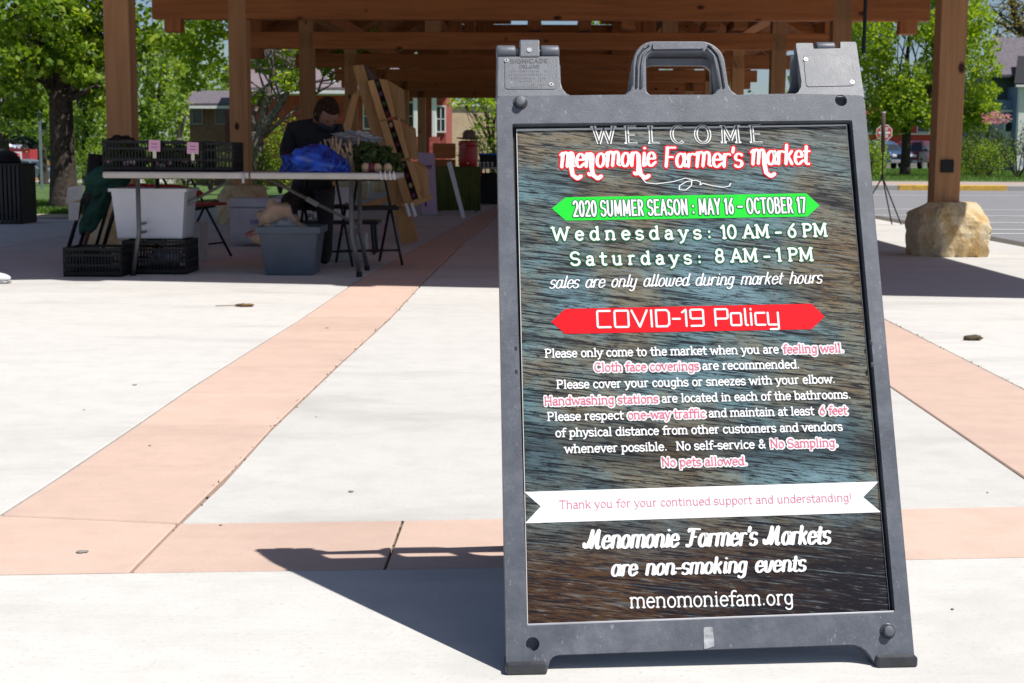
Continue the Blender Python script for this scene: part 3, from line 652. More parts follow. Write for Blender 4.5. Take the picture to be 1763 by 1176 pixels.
SO = Vector((-.005, 2.33, 0)); YW = R(4.0); LN = R(22.35)
SA = Vector((math.cos(YW), math.sin(YW), 0)); SBk = Vector((-math.sin(YW), math.cos(YW), 0))
SB = (SBk*math.sin(LN)+Vector((0, 0, 1))*math.cos(LN)).normalized(); SN = SA.cross(SB)
SIGN = thing('a_frame_sign', 'grey plastic A-frame sidewalk sign with the market welcome poster, alone on the plaza', 'sign', SO)
Z0 = Vector((0, 0, 0))
def UV(px, py, w=0): q = onplane(px, py, SO+SN*w, SN)-SO; return (q.dot(SA), q.dot(SB))
def UVs(l, w=0): return [tuple(UV(p[0], p[1], w))+tuple(p[2:]) for p in l]
# front panel: rim with a window, raised edge
outer = rocc(UVs([(872, 1166, .012), (941, 1163, .008), (948, 1128, .02), (1485, 1109, .028), (1512, 1150, .006), (1576, 1148, .012), (1488, 164, .012), (1361, 161, 0), (1275, 163, 0), (1062, 163, 0), (985, 164, 0), (855, 165, .012)]), .006)
hole = rocc(UVs([(882, 213), (908, 1077), (1541, 1054), (1467, 207)]), .003)
T_ = .026
pegs = [(896, 177), (1448, 173), (917, 1109), (1528, 1087)]
holes2 = [hole]
for i in (1, 2):
    c = UV(*pegs[i]); holes2.append([(c[0]+.0115*math.cos(t*math.pi/8), c[1]+.0115*math.sin(t*math.pi/8)) for t in range(16)])
bm = ngon_hole(outer, holes2, Z0, SA, SB, SN, -T_, 0); fp = bm_obj(bm, 'front_panel', PL, SIGN, .0035, 3)
# recess backing, and blank behind
bh = [UV(*p) for p in ((878, 200), (900, 1095), (1552, 1072), (1476, 195))]
mb = MB(); mb.extr([SA*u+SB*v-SN*.018 for u, v in bh], -SN*.006); mb.build('backing_board', mat('black backing', (.006, .006, .007), .5), SIGN)
# ledge at the foot of the window
l0, l1 = UV(906, 1079), UV(1541, 1056)
mb = MB(); mb.beam(SA*l0[0]+SB*(l0[1]+.001)-SN*.004, SA*l1[0]+SB*(l1[1]+.001)-SN*.004, .008, .005, SN); mb.build('window_ledge', mat('worn plastic edge', (.42, .42, .45), .4), SIGN, .001)
# side clips on the rim
for q in ((888, 600), (889, 640), (1500, 590), (1502, 628)):
    u, v = UV(*q); mb = MB(); mb.beam(SA*u+SB*(v-.004)-SN*.0015, SA*u+SB*(v+.004)-SN*.0015, .005, .004, SN); mb.build('retaining_clip', PLD, SIGN, .001)
# studs and sockets
for i in (0, 3):
    u, v = UV(*pegs[i]); c = SA*u+SB*v
    mb = MB(); mb.tube([c-SN*.004, c+SN*.002], .0135, 20); mb.build('stud_ring', PLD, SIGN, .001)
    mb = MB(); mb.tube([c+SN*.001, c+SN*.012], [.0095, .0088], 20); mb.build('stud', PL, SIGN, .0015, True)
for i in (1, 2):
    u, v = UV(*pegs[i]); c = SA*u+SB*v; mb = MB(); mb.tube([c-SN*.022, c-SN*.013], .0125, 20); mb.build('socket_floor', PL, SIGN)
# feet pads
for x0, x1, y in ((870, 942, 1168), (1508, 1578, 1150)):
    a_, b_ = UV(x0, y), UV(x1, y-2*(x1 > 1000)); c0 = SA*a_[0]; c1 = SA*b_[0]
    mb = MB(); mb.box(0, 1, 0, 1, 0, 1); mb.v = [tuple(c0+(c1-c0)*x+SBk*(-.008+.05*y_)+Vector((0, 0, .0+.018*z_))) for x, y_, z_ in mb.v]; mb.build('foot_pad', PLD, SIGN, .004)
# hinge towers: leaning further back
H0 = UV(985, 164)[1]; LN2 = LN+R(9)
TB = (SBk*math.sin(LN2)+Vector((0, 0, 1))*math.cos(LN2)).normalized(); TN = SA.cross(TB); TO = SB*(H0-.006)
def TV(px, py): q = onplane(px, py, SO+TO, TN)-SO-TO; return (q.dot(SA), q.dot(TB))
def TVs(l): return [tuple(TV(p[0], p[1]))+tuple(p[2:]) for p in l]
lt = rocc(TVs([(854, 168), (1000, 168), (986, 165), (976, 160), (969, 152), (966, 142), (963, 96), (855, 97)]), 0)
bm = ngon_hole(lt, [], TO, SA, TB, TN, -.020, 0); bm_obj(bm, 'hinge_tower', PL, SIGN, .003)
rt = rocc(TVs([(1352, 166, 0), (1488, 167, 0), (1474, 72, .004), (1447, 72, .001), (1447, 83, .001), (1401, 84, .001), (1399, 74, .001), (1370, 74, .004), (1380, 140, 0), (1379, 150, 0), (1374, 159, 0), (1364, 164, 0)]), .002)
bm = ngon_hole(rt, [], TO, SA, TB, TN, -.020, 0); bm_obj(bm, 'hinge_tower', PL, SIGN, .003)
# hinge barrels and tongue
def barrel(xa, xb, y, r, nm, mt):
    a_ = TV(xa, y); b_ = TV(xb, y); p = TO+SA*a_[0]+TB*a_[1]-TN*.012; q = TO+SA*b_[0]+TB*b_[1]-TN*.012
    mb = MB(); mb.tube([p, q], r, 18); return mb.build(nm, mt, SIGN, .003, True)
barrel(855, 888, 85, .0145, 'hinge_barrel', PL); barrel(931, 963, 85, .0145, 'hinge_barrel', PL); barrel(1406, 1439, 77, .012, 'hinge_barrel', PL)
barrel(886, 933, 86, .010, 'hinge_pin', PLD)
tg = TVs([(894, 100), (929, 100), (929, 69), (894, 69)]); mb = MB(); mb.extr([TO+SA*u+TB*v+TN*.003 for u, v in tg], -TN*.02); mb.build('hinge_tongue', PL, SIGN, .003)
u, v = TV(911, 88); mb = MB(); mb.tube([TO+SA*u+TB*v+TN*.002, TO+SA*u+TB*v+TN*.0045], .005, 14); mb.build('rivet', mat('worn plastic edge', (.42, .42, .45), .4), SIGN)
# raised plates with screws and moulded lettering
for q, sc in ((((869, 98), (958, 98), (958, 154), (869, 154)), ((872, 105), (949, 146))), (((1383, 95), (1466, 94), (1471, 148), (1388, 150)), ((1387, 103), (1467, 142)))):
    P_ = rocc(TVs(q), .006); bm = ngon_hole(P_, [], TO, SA, TB, TN, -.001, .0012); bm_obj(bm, 'hinge_plate', PL, SIGN, .0006, 1)
    for s_ in sc:
        u, v = TV(*s_); c = TO+SA*u+TB*v; mb = MB(); mb.tube([c, c+TN*.0022], .0042, 12); mb.build('screw', GREY, SIGN); mb = MB(); mb.tube([c+TN*.002, c+TN*.0026], .0018, 8); mb.build('screw', BLK, SIGN)
pn = Pen()
lettering(pn, 'SIGNICADE', TV(878, 110), TV(944, 109), .0085, 'sans', .16, serif=0); lettering(pn, 'DELUXE', TV(894, 118), TV(929, 118), .0065, 'sans', .16, serif=0)
random.seed(5)
for yy, xa, xb in ((125, 876, 942), (131, 876, 944), (137, 880, 940), (142, 890, 932), (148, 915, 944), (152, 880, 935)):
    x = xa
    while x < xb:
        if random.random() < .85: p = Vector(TV(x, yy)); pn.stroke([(p.x, p.y), (p.x+random.uniform(0, .002), p.y+.0035)], .001, .001, False)
        x += 3.4
pen_obj(pn, 'moulded_lettering', PLD, SIGN, TO+TN*.0014, SA, TB, TN)
# handle
def handle(o, sgn, nm):
    ho = rocc(UVs([(1062, 170, 0), (1064, 165, 0), (1076, 161, 0), (1085, 154, 0), (1089, 144, 0), (1090, 92, .035), (1110, 69, .035), (1222, 69, .035), (1247, 90, .035), (1255, 144, 0), (1261, 155, 0), (1270, 161, 0), (1282, 165, 0), (1284, 170, 0)]), .02, 6)
    hi = rocc(UVs([(1114, 162, .014), (1113, 98, .012), (1122, 88, .012), (1218, 88, .012), (1228, 98, .012), (1235, 161, .014)]), .012, 5)
    return ho, hi
ho, hi = handle(None, 1, ''); bm = ngon_hole(ho, [hi], Z0, SA, SB, SN, -.030, -.003); bm_obj(bm, 'handle', PL, SIGN, .005, 3)
for side in (0, 1):       # raised ribs running round the shoulders of the grip
    for dx in (6, 14):
        pts = [(1090+dx, 150), (1091+dx, 112), (1094+dx, 95), (1103+dx*.8, 80+dx*.55), (1116+dx*.3, 73+dx*.7)] if side == 0 else [(1253-dx, 150), (1247-dx, 112), (1243-dx, 95), (1233-dx*.8, 80+dx*.55), (1221-dx*.3, 73+dx*.7)]
        mb = MB(); mb.tube([SA*UV(*p)[0]+SB*UV(*p)[1]-SN*.002 for p in pts], .0022 if dx == 6 else .0028, 6); mb.build('grip_rib', PL if dx == 14 else PLD, SIGN, 0, True)
g = rocc(UVs([(1124, 74), (1211, 73), (1212, 84), (1124, 85)]), .002); bm = ngon_hole(g, [], Z0, SA, SB, SN, -.004, .001); bm_obj(bm, 'grip_plate', PL, SIGN, .001, 1)
# back panel, mirrored about the hinge line
hz = (TO+TB*TV(911, 85)[1]-TN*.02); HB = hz.dot(SBk)
LNB = R(18.8); SB2 = (-SBk*math.sin(LNB)+Vector((0, 0, 1))*math.cos(LNB)); SN2 = SBk*math.cos(LNB)+Vector((0, 0, 1))*math.sin(LNB)
bo_ = SBk*.797; LN3 = R(0)
outb = rocc([(u, v) for u, v in [(p[0], p[1]) for p in outer]], 0)
bk = lambda P: [(.045+p[0]*.93, p[1]*.975) for p in P]; HBk = H0*.975
bm = ngon_hole(bk(outer), [], bo_, SA, SB2, SN2, -.018, 0); bm_obj(bm, 'back_panel', PL, SIGN, .0035)
bm = ngon_hole(bk([(p[0], p[1]) for p in bh]), [], bo_, SA, SB2, SN2, -.012, -.008); bm_obj(bm, 'backing_board', mat('black backing', (.006, .006, .007), .5), SIGN)
bm = ngon_hole([(p[0], (p[1]-H0)*.66) for p in ho], [[(p[0], (p[1]-H0)*.66) for p in hi]], bo_+SB2*HBk, SA, Vector((0, 0, 1)), SBk, -.014, 0); bm_obj(bm, 'handle', PL, SIGN, .005)
for tw in (lt, rt):
    TB2 = (-SBk*math.sin(LN3)+Vector((0, 0, 1))*math.cos(LN3)); TN2 = SBk*math.cos(LN3)+Vector((0, 0, 1))*math.sin(LN3)
    bm = ngon_hole([(p[0]*.97+.008, p[1]*.70) for p in tw], [], bo_+SB2*(HBk-.006), SA, TB2, TN2, -.012, 0); bm_obj(bm, 'hinge_tower', PL, SIGN, .003)
# poster
WP = -.0115
def PV(px, py): return UV(px, py, WP)
def poster_mat():
    m, t, p = nodes('poster print'); p.inputs['Roughness'].default_value = .5; p.inputs['Specular IOR Level'].default_value = .15
    uv = coords(t, (1, 1, 1), (0, 0, 0), 'UV')
    def mp(sc, rz):
        q = N(t, 'ShaderNodeMapping'); q.inputs['Rotation'].default_value = (0, 0, rz); t.links.new(uv, q.inputs[0])
        q2 = N(t, 'ShaderNodeMapping'); q2.inputs['Scale'].default_value = sc; t.links.new(q.outputs[0], q2.inputs[0]); return q2.outputs[0]
    g1 = noise(t, mp((13, 135, 1), R(7)), 1.5, 8, .72, .35); g2 = noise(t, mp((1.6, 14, 1), R(8)), 2, 6, .65, .8); g3 = noise(t, mp((2.2, 3.4, 1), R(6)), 1.3, 4, .6)
    fine = noise(t, mp((60, 190, 1), R(8)), 3, 3, .7)
    c = ramp(t, g3, [(.34, (.17, .12, .065)), (.45, (.18, .18, .14)), (.55, (.12, .21, .235)), (.70, (.18, .29, .34))])
    sepx = N(t, 'ShaderNodeSeparateXYZ'); t.links.new(uv, sepx.inputs[0])
    # print: brown low corner and top-left, as the picture printed on the poster
    low = ramp(t, sepx.outputs[1], [(.10, (1, 1, 1)), (.27, (0, 0, 0))])
    c = mix(t, c, (.075, .036, .016), low)
    dk = N(t, 'ShaderNodeMath', operation='MULTIPLY'); t.links.new(ramp(t, sepx.outputs[0], [(.35, (0, 0, 0)), (.85, (1, 1, 1))]), dk.inputs[0]); t.links.new(ramp(t, sepx.outputs[1], [(.10, (1, 1, 1)), (.22, (0, 0, 0))]), dk.inputs[1]); c = mix(t, c, (.012, .009, .012), dk.outputs[0])
    tl = ramp(t, sepx.outputs[1], [(.86, (0, 0, 0)), (.98, (.6, .6, .6))]); c = mix(t, c, (.20, .155, .10), tl)
    c = mix(t, c, (.012, .012, .018), ramp(t, g2, [(.50, (0, 0, 0)), (.66, (.85, .85, .85))]))
    c = mix(t, c, (.008, .008, .014), ramp(t, g1, [(.50, (0, 0, 0)), (.60, (.95, .95, .95))]))
    c = mix(t, c, (.27, .34, .34), ramp(t, g1, [(.32, (.5, .5, .5)), (.44, (0, 0, 0))]))
    g4 = noise(t, mp((4.2, 190, 1), R(5)), 1.4, 5, .6, .25); c = mix(t, c, (.007, .007, .012), ramp(t, g4, [(.53, (0, 0, 0)), (.585, (.95, .95, .95))]))
    g6 = noise(t, mp((5, 230, 1), R(5)), 1.1, 4, .6, .2); c = mix(t, c, (.22, .29, .31), ramp(t, g6, [(.35, (.38, .38, .38)), (.43, (0, 0, 0))]))
    c = mix(t, c, (.02, .02, .02), ramp(t, fine, [(.5, (0, 0, 0)), (.7, (.5, .5, .5))]))
    c = mix(t, c, (.010, .010, .014), ramp(t, sepx.outputs[1], [(.27, (0, 0, 0)), (.31, (.55, .55, .55)), (.35, (.55, .55, .55)), (.40, (0, 0, 0))]))
    t.links.new(c, p.inputs['Base Color']); return m
pq = [PV(*p) for p in ((889, 222), (1458, 214), (1533, 1057), (908, 1076))]
mb = MB(); mb.extr([SA*u+SB*v+SN*(WP-.0006) for u, v in pq[::-1]], -SN*.0030); 
PO = mb.build('poster', mat('poster card edge', (.7, .68, .64), .6, var=.05), SIGN)
mb = MB(); mb.add([SA*u+SB*v+SN*WP for u, v in [tuple(p) for p in (PV(890.5, 226), PV(1457, 217), PV(1532, 1056), PV(909.5, 1075))]], [(3, 2, 1, 0)])
FA = mb.build('printed_face', poster_mat(), PO, fix=False)
uvl = FA.data.uv_layers.new(name='UVMap')
for lp in FA.data.loops:
    q = Vector(FA.data.vertices[lp.vertex_index].co); uvl.data[lp.index].uv = ((q.dot(SA))/.7, (q.dot(SB)-.08)/.92)
PWHT = mat('white ink', (.82, .82, .82), .45, var=.01); PRED = mat('red ink', (.72, .012, .02), .45, var=.02); PGRN = mat('green ink', (.02, .66, .045), .45, var=.02)
PDG = mat('dark green ink', (.01, .13, .05), .45, var=.02); PPK = mat('pink ink', (.78, .13, .23), .45, var=.02); PINL = mat('dark inlay ink', (.09, .085, .07), .5, var=.1)
def shape(nm, px, mt, lift):
    mb = MB(); mb.add([SA*u+SB*v+SN*(WP+lift) for u, v in [PV(*p) for p in px]], [tuple(range(len(px)))]); return mb.build(nm, mt, PO, fix=False)
def line(nm, txt, a, b, cap, mt, font='slab', wt=.13, lift=.0012, **k):
    pn = Pen(); A_, B_ = PV(*a), PV(*b); sc = (Vector(PV(a[0], a[1]-cap))-Vector(A_)).length; ex = k.pop('ex', 0)*sc
    lettering(pn, txt, A_, B_, sc, font, wt, extra=ex, **k); return pen_obj(pn, nm, mt, PO, SN*(WP+lift), SA, SB, SN)
L1, L2 = .0006, .0012
for nm_, wt_, mt_, lf_, se_, ct_ in (('title_letter', .20, PWHT, L2-.0003, .16, .55), ('title_inlay', .07, PINL, L2+.0002, 0, .6)):
    Wt = layout('WELCOME', 'slab', .42)[0]; x = 0
    for ch in 'WELCOME':
        adv = GL_[ch][0]; f0, f1 = x/Wt, (x+adv)/Wt; x += adv+.42
        line(nm_, ch, (1020+296*f0, 248-2*f0), (1020+296*f1, 248-2*f1), 30, mt_, 'slab', wt_, lf_, serif=se_, contrast=ct_, rnd=False)
for mt_, ex_, lf_ in ((PRED, .075, L1), (PWHT, 0, L2)):
    for tx, xa, xb, ya, yb_ in (('menomonie', 963, 1128, 289, 286), ("Farmer's", 1142, 1278, 288, 288), ('market', 1292, 1394, 284, 283)):
        line('market_name_outline' if ex_ else 'market_name', tx, (xa, ya), (xb, yb_), 34, mt_, 'brush', .155, lf_, contrast=.62, slant=.12, serif=0, ex=ex_)
# descending swashes
for mt_, ww, lf_ in ((PRED, .0135, L1+.0003), (PWHT, .0085, L2+.0003)):
    for x, y in ((983, 288), (1018, 288), (1100, 287), (1316, 284)):
        pn = Pen(); pn.stroke([PV(x-1, y-20), PV(x, y), PV(x+3, y+14), PV(x+11, y+20), PV(x+17, y+16)], ww, ww*.8, True)
        pen_obj(pn, 'swash', mt_, PO, SN*(WP+lf_), SA, SB, SN)
pn = Pen(); fl = [(1105, 307), (1112, 315), (1130, 317), (1160, 313), (1180, 307), (1191, 310), (1190, 320), (1180, 328), (1169, 327), (1170, 320), (1182, 313), (1198, 311), (1206, 314), (1205, 319), (1210, 316), (1225, 320), (1245, 323), (1255, 321), (1258, 316)]
pn.stroke([PV(*p) for p in fl], .0022, .0014); pen_obj(pn, 'flourish', PWHT, PO, SN*(WP+L2), SA, SB, SN)
shape('season_banner', [(950, 359), (974, 340), (1388, 333), (1411, 354), (1390, 373), (974, 380)], PGRN, L1)
for a, b, mt_, ex_, lf_ in ((0, 0, PDG, .06, L1+.0003), (0, 0, PWHT, 0, L2+.0001)):
    line('season_text_outline' if ex_ else 'season_text', '2020 SUMMER SEASON : MAY 16 ~ OCTOBER 17', (987, 373), (1388, 366), 26, mt_, 'sans', .125, lf_, track=.09, serif=0, ex=ex_)
for tx, a, b, cp, tr in (('Wednesdays:', (950, 414), (1226, 411), 22, .34), ('10 AM - 6 PM', (1241, 411), (1425, 407), 22, .02), ('Saturdays:', (982, 457), (1209, 454), 22, .34), ('8 AM - 1 PM', (1231, 452), (1401, 449), 22, .02)):
    line('hours_outline', tx, a, b, cp, PDG, 'slab', .17, L1, track=tr, serif=.16, ex=.09); line('hours_text', tx, a, b, cp, PWHT, 'slab', .17, L2, track=tr, serif=.16)
line('script_text', 'sales are only allowed during market hours', (945, 497), (1414, 488), 21, PWHT, 'script', .13, L2, contrast=.6, slant=.32, serif=0)
shape('policy_banner', [(949, 554), (973, 532), (1397, 523), (1420, 545), (1397, 567), (973, 575)], PRED, L1)
line('policy_heading', 'COVID-19 Policy', (1026, 564), (1344, 559), 28, PWHT, 'sq', .125, L2, serif=0)
BT = 14.5
def wht(tx, a, b, c=BT): line('body_text', tx, a, b, c, PWHT, 'slab', .165, L2, serif=.18)
def pnk(tx, a, b, c=BT): line('highlight_halo', tx, a, b, c, PWHT, 'slab', .12, L1, serif=.14, ex=.19); line('highlight_text', tx, a, b, c, PPK, 'slab', .105, L2+.0003, serif=.14)
def base(y0, y1, x0=936, x1=1465): return lambda x: (x, y0+(y1-y0)*(x-x0)/(x1-x0))
q = base(616, 606); wht('Please only come to the market when you are', q(938), q(1341)); pnk('feeling well.', q(1348), q(1453))
q = base(641, 633); pnk('Cloth face coverings', q(1023), q(1204)); wht('are recommended.', q(1209), q(1377))
q = base(670, 659); wht('Please cover your coughs or sneezes with your elbow.', q(958), q(1438))
q = base(698, 686); pnk('Handwashing stations', q(937), q(1134)); wht('are located in each of the bathrooms.', q(1139), q(1465))
q = base(725, 713); wht('Please respect', q(942), q(1074)); pnk('one-way traffic', q(1081), q(1215)); wht('and maintain at least', q(1220), q(1402)); pnk('6 feet', q(1411), q(1459))
q = base(753, 741); wht('of physical distance from other customers and vendors', q(956), q(1451))
q = base(781, 768); wht('whenever possible.', q(972), q(1149)); wht('No self-service &', q(1164), q(1319)); pnk('No Sampling.', q(1326), q(1443))
q = base(807, 797); pnk('No pets allowed.', q(1139), q(1287))
shape('thanks_ribbon', [(902.5, 847), (1513, 829), (1486, 856), (1517, 882), (904, 901), (931, 872)], PWHT, L1)
line('thanks_text', 'Thank you for your continued support and understanding!', (963, 876), (1467, 863), 14, mat('rose ink', (.70, .20, .30), .45, var=.02), 'slab', .085, L2, serif=.09)
line('closing_script', "Menomonie Farmer's Markets", (1006, 945), (1428, 936), 32, PWHT, 'script', .205, L2, contrast=.5, slant=.22, serif=0)
line('closing_script', 'are non-smoking events', (1051, 992), (1386, 983), 28, PWHT, 'script', .215, L2, contrast=.5, slant=.22, serif=0)
line('web_address', 'menomoniefam.org', (1084, 1047), (1367, 1041), 26, PWHT, 'slab', .11, L2, serif=.12)
# scrap of pale tape on the lower rail, scuffs
tp = UVs([(1211, 1080), (1227, 1079), (1230, 1113), (1212, 1118)]); mb = MB(); mb.extr([SA*u+SB*v+SN*.0006 for u, v in rocc([p for p in tp], .002, 2)], SN*.0004); mb.build('tape_residue', mat('tape residue', (.34, .35, .37), .6, var=.4, scale=60), SIGN)

# ------------------------------------------------------------------ market tables and goods
TOPM = mat('table top plastic', (.50, .46, .42), .5, var=.08); TLEG = mat('bronze leg', (.13, .12, .115), .45, .3)
def folding_table(label, xl, xr, yf, yr, zt, name='folding_table', legs=True):
    t = thing(name, label, 'table', ((xl+xr)/2, (yf+yr)/2, 0)); cx, cy = t.location.x, t.location.y
    for a, b in ((xl, (xl+xr)/2-.004), ((xl+xr)/2+.004, xr)):
        mb = MB(); mb.box(a-cx, b-cx, yf-cy, yr-cy, zt-.045, zt); mb.build('table_top', TOPM, t, .012)
    for X, s in ((xl+.22, 1), (xr-.32, -1)):
        for y in (yf+.09, yr-.09):
            mb = MB(); mb.tube([(X-cx, y-cy, zt-.05), (X-cx, y-cy, .30), (X-cx-.015*s, y-cy, .22), (X-cx-.05*s, y-cy, .02)], .0165, 8); mb.build('leg', TLEG, t, 0, True)
            mb = MB(); mb.tube([(X-cx-.05*s, y-cy, 0), (X-cx-.05*s, y-cy, .035)], .021, 8); mb.build('foot_cap', BLK, t)
        mb = MB(); mb.tube([(X-cx, yf+.09-cy, .3), (X-cx, yr-.09-cy, .3)], .011, 6); mb.build('cross_bar', TLEG, t)
        mb = MB(); mb.tube([(X-cx, cy*0, .36), (X+.40*s-cx, 0, .56), (X+.62*s-cx, 0, zt-.05)], .012, 6); mb.build('brace', TLEG, t)
        mb = MB(); mb.tube([(X+.27*s-cx, -.0, .49), (X+.35*s-cx, 0, .535)], .02, 6); mb.build('brace_collar', GREY, t)
        mb = MB(); mb.tube([(X-cx, yf+.09-cy, .36), (X-cx, yr-.09-cy, .36)], .011, 6); mb.build('cross_bar', TLEG, t)
    mb = MB(); mb.box(-.05, -.03, yf-cy-.012, yf-cy-.002, zt-.075, zt-.01); mb.build('joint_latch', GREY, t, .003)
    return t
YF = 10.05
tl = AT(176, 303, YF); tr = AT(682, 297, YF); ZT = .725
folding_table('long pale folding table with black crates and a blue bag on top', tl.x, tr.x, YF, YF+.74, ZT)
def crate(name, label, x0, x1, y0, y1, z0, z1, group=None, paper=False, mt=None):
    t = thing(name, label, 'crate', ((x0+x1)/2, (y0+y1)/2, z0), 0, group); W = (x1-x0)/2; D = (y1-y0)/2; Hh = z1-z0; mt = mt or BLK
    mb = MB(); mb.box(-W, W, -D, D, 0, .012); mb.build('base', mt, t, .003)
    mb = MB()
    for z in (.0, Hh*.33, Hh*.66, Hh-.03):
        zz = z+(.03 if z in (0, ) or z > Hh*.9 else .018)
        for a, b, c, d in ((-W, W, -D, -D+.008), (-W, W, D-.008, D), (-W, -W+.008, -D, D), (W-.008, W, -D, D)): mb.box(a, b, c, d, z, zz)
    o = mb.build('rail_frame', mt, t); o['kind'] = 'stuff'
    mb = MB(); n = int(W*2/.022)
    for i in range(n+1):
        x = -W+i*(2*W)/n
        for y in (-D+.004, D-.004):
            if abs(x) < W*.25 and Hh > .2:
                mb.box(x-.004, x+.004, y-.003, y+.003, 0, Hh*.62)
            else: mb.box(x-.004, x+.004, y-.003, y+.003, 0, Hh-.01)
    n = int(D*2/.03)
    for i in range(n+1):
        y = -D+i*(2*D)/n
        for x in (-W+.004, W-.004): mb.box(x-.003, x+.003, y-.004, y+.004, 0, Hh-.01)
    o = mb.build('rib_lattice', mt, t); o['kind'] = 'stuff'
    mb = MB(); mb.box(-W*.26, W*.26, -D-.006, -D+.006, Hh*.86, Hh*.98); mb.build('hand_grip', mt, t, .003)
    return t
def p2(x0, x1, Y): return AT(x0, 300, Y).x, AT(x1, 300, Y).x
a, b = p2(178, 262, YF+.08); crate('produce_crate', 'black plastic produce crate at the left end of the folding table', a, b, YF+.08, YF+.46, ZT+.001, ZT+.225, 'black crates on the table')
a, b = p2(263, 351, YF+.08); crate('produce_crate', 'black plastic crate in the middle of three on the folding table', a, b, YF+.08, YF+.46, ZT+.001, ZT+.222, 'black crates on the table')
a, b = p2(352, 401, YF+.08); crate('produce_crate', 'narrow black crate beside the second timber post on the folding table', a, b, YF+.08, YF+.46, ZT+.001, ZT+.215, 'black crates on the table')
PCARD = mat('pink card', (.62, .34, .46), .7, var=.04); PEGM = mat('cream clothespin', (.62, .56, .42), .6, var=.08)
for px, py, lb in ((266, 251, 'pink price card on a cream clothespin, clipped to the leftmost crate'), (332, 255, 'pink price card on a cream clothespin, clipped to the middle crate')):
    c = AT(px, py, YF+.055); t = thing('price_card', lb, 'price card', c, 0, 'pink price cards')
    mb = MB(); mb.box(-.040, .040, -.002, 0, -.040, .040); k = mb.build('card', PCARD, t, .0008); k.rotation_euler = (0, R(2), 0)
    for i, (xx, zz, w_) in enumerate(((-.0, .012, .04), (.0, -.010, .046))):
        mb = MB(); mb.box(-w_/2, w_/2, -.0032, -.0026, zz-.003, zz+.003); mb.build('handwriting', mat('pencil ink', (.35, .12, .28), .7), k)
    mb = MB(); mb.box(-.012, .012, -.008, .004, -.085, -.03); mb.build('clothespin', PEGM, t, .002)
# greens and roots showing in the crates
for (px0, px1, lb) in ((190, 255, 'dark bunched produce lying in the leftmost table crate'), (272, 345, 'dark leafy produce with pale turnips in the middle table crate')):
    a, b = p2(px0, px1, YF+.25); c = ((a+b)/2, YF+.26, ZT+.10)
    t = thing('produce_bunch', lb, 'produce', c)
    leaves('leafy_greens', LF_S, t, [(0, 0, 0, (b-a)/2, .13, .085, 500)], .05, kind='stuff')
    for i in range(5):
        mb = MB(); mb.ball((random.uniform(a, b)-c[0], -.10, random.uniform(-.07, -.02)), (.022, .022, .02), 10, 6); mb.build('turnip', WHT if i % 2 else PCARD, t, 0, True)
# blue plastic bag
BLUE = mat('blue plastic film', (.012, .06, .40), .28, var=.5, scale=14, bmp=.8, bscale=16)
def lumpy(c, r, n, m_, amp, fr, seed, flat=True):
    from mathutils import noise as mn
    mb = MB(); mb.ball((0, 0, 0), 1, n, m_); v = []
    for p in mb.v:
        q = Vector(p); d = 1+mn.fractal(q*fr+Vector((seed, 0, 0)), .9, 2, 5)*amp+abs(mn.noise(q*fr*2.7+Vector((0, seed, 0))))*amp*.7
        z = q.z*r[2]*d
        if flat: z = max(z, -.02*r[2]) if q.z < 0 else z
        v.append((c[0]+q.x*r[0]*d, c[1]+q.y*r[1]*d, c[2]+z))
    mb.v = v; return mb
c = AT(546, 297, YF+.22); t = thing('plastic_bag', 'bulging blue plastic bag lying on the folding table in front of the seated person', 'bag', (c.x, c.y, ZT+.002))
mb = lumpy((-.02, 0, 0), (.25, .17, .178), 64, 40, .22, 1.7, 3); mb.v = [(x, y, z*(1-.42*max(0, x/.27))) for x, y, z in mb.v]; mb.build('bag_film', BLUE, t, 0, True)
for k in range(9):
    a = -.2+k*.05; z = .12-.03*abs(k-4)/4; mb = MB(); mb.tube([(a, -.165+.01*k % .02, .02), (a+.03, -.13, z*.7), (a+.02, -.06, z+.04)], [.003, .007, .002], 6); mb.build('fold', BLUE, t, 0, True)
# pale forked roots, leafy pile, tubers
ROOT = mat('parsnip skin', (.52, .33, .18), .7, var=.25, scale=20); POT = mat('potato skin', (.50, .34, .20), .8, var=.2, scale=30)
rx = [(562, 240, -.2, .17), (570, 232, .05, .2), (578, 238, .0, .2), (572, 236, .3, .19), (588, 246, .35, .17), (612, 248, .1, .20), (606, 258, -.08, .18), (600, 243, -.35, .15), (622, 262, .35, .14), (584, 254, -.1, .18)]
lbs = ['leaning left of its bunch', 'tallest beside the bag', 'upright with a thin tip', 'forked, leaning right', 'bent, over the blue bag', 'thick, by the leafy pile', 'short, behind the bag point', 'thin branch crossing the bunch', 'low, slanting right', 'in the middle of the bunch']
for i, (px, py, ln_, h) in enumerate(rx):
    c = AT(px, 292, YF+.36); t = thing('parsnip', 'pale tan forked root standing behind the blue bag, '+lbs[i], 'root', (c.x, c.y+.015*(i % 3), ZT+.002), 0, 'pale forked roots on the table')
    mb = MB(); mb.tube([(0, 0, 0), (ln_*h*.3, 0, h*.4), (ln_*h*.8, 0, h*.85), (ln_*h*1.2, 0, h*1.25)], [.030, .024, .013, .003], 8); mb.build('root_body', ROOT, t, 0, True)
    mb = MB(); mb.tube([(ln_*h*.3, 0, h*.4), (-.03, .0, h*.8), (-.05, 0, h*1.15)], [.018, .011, .003], 7); mb.build('root_fork', ROOT, t, 0, True)
c = AT(640, 296, YF+.42); t = thing('leafy_pile', 'heap of dark green leafy vegetables at the right end of the folding table', 'vegetables', (c.x, c.y, ZT))
leaves('leafy_greens', LF_S, t, [(0, 0, .09, .17, .13, .12, 1500), (.12, .02, .06, .1, .1, .09, 500)], .06, kind='stuff')
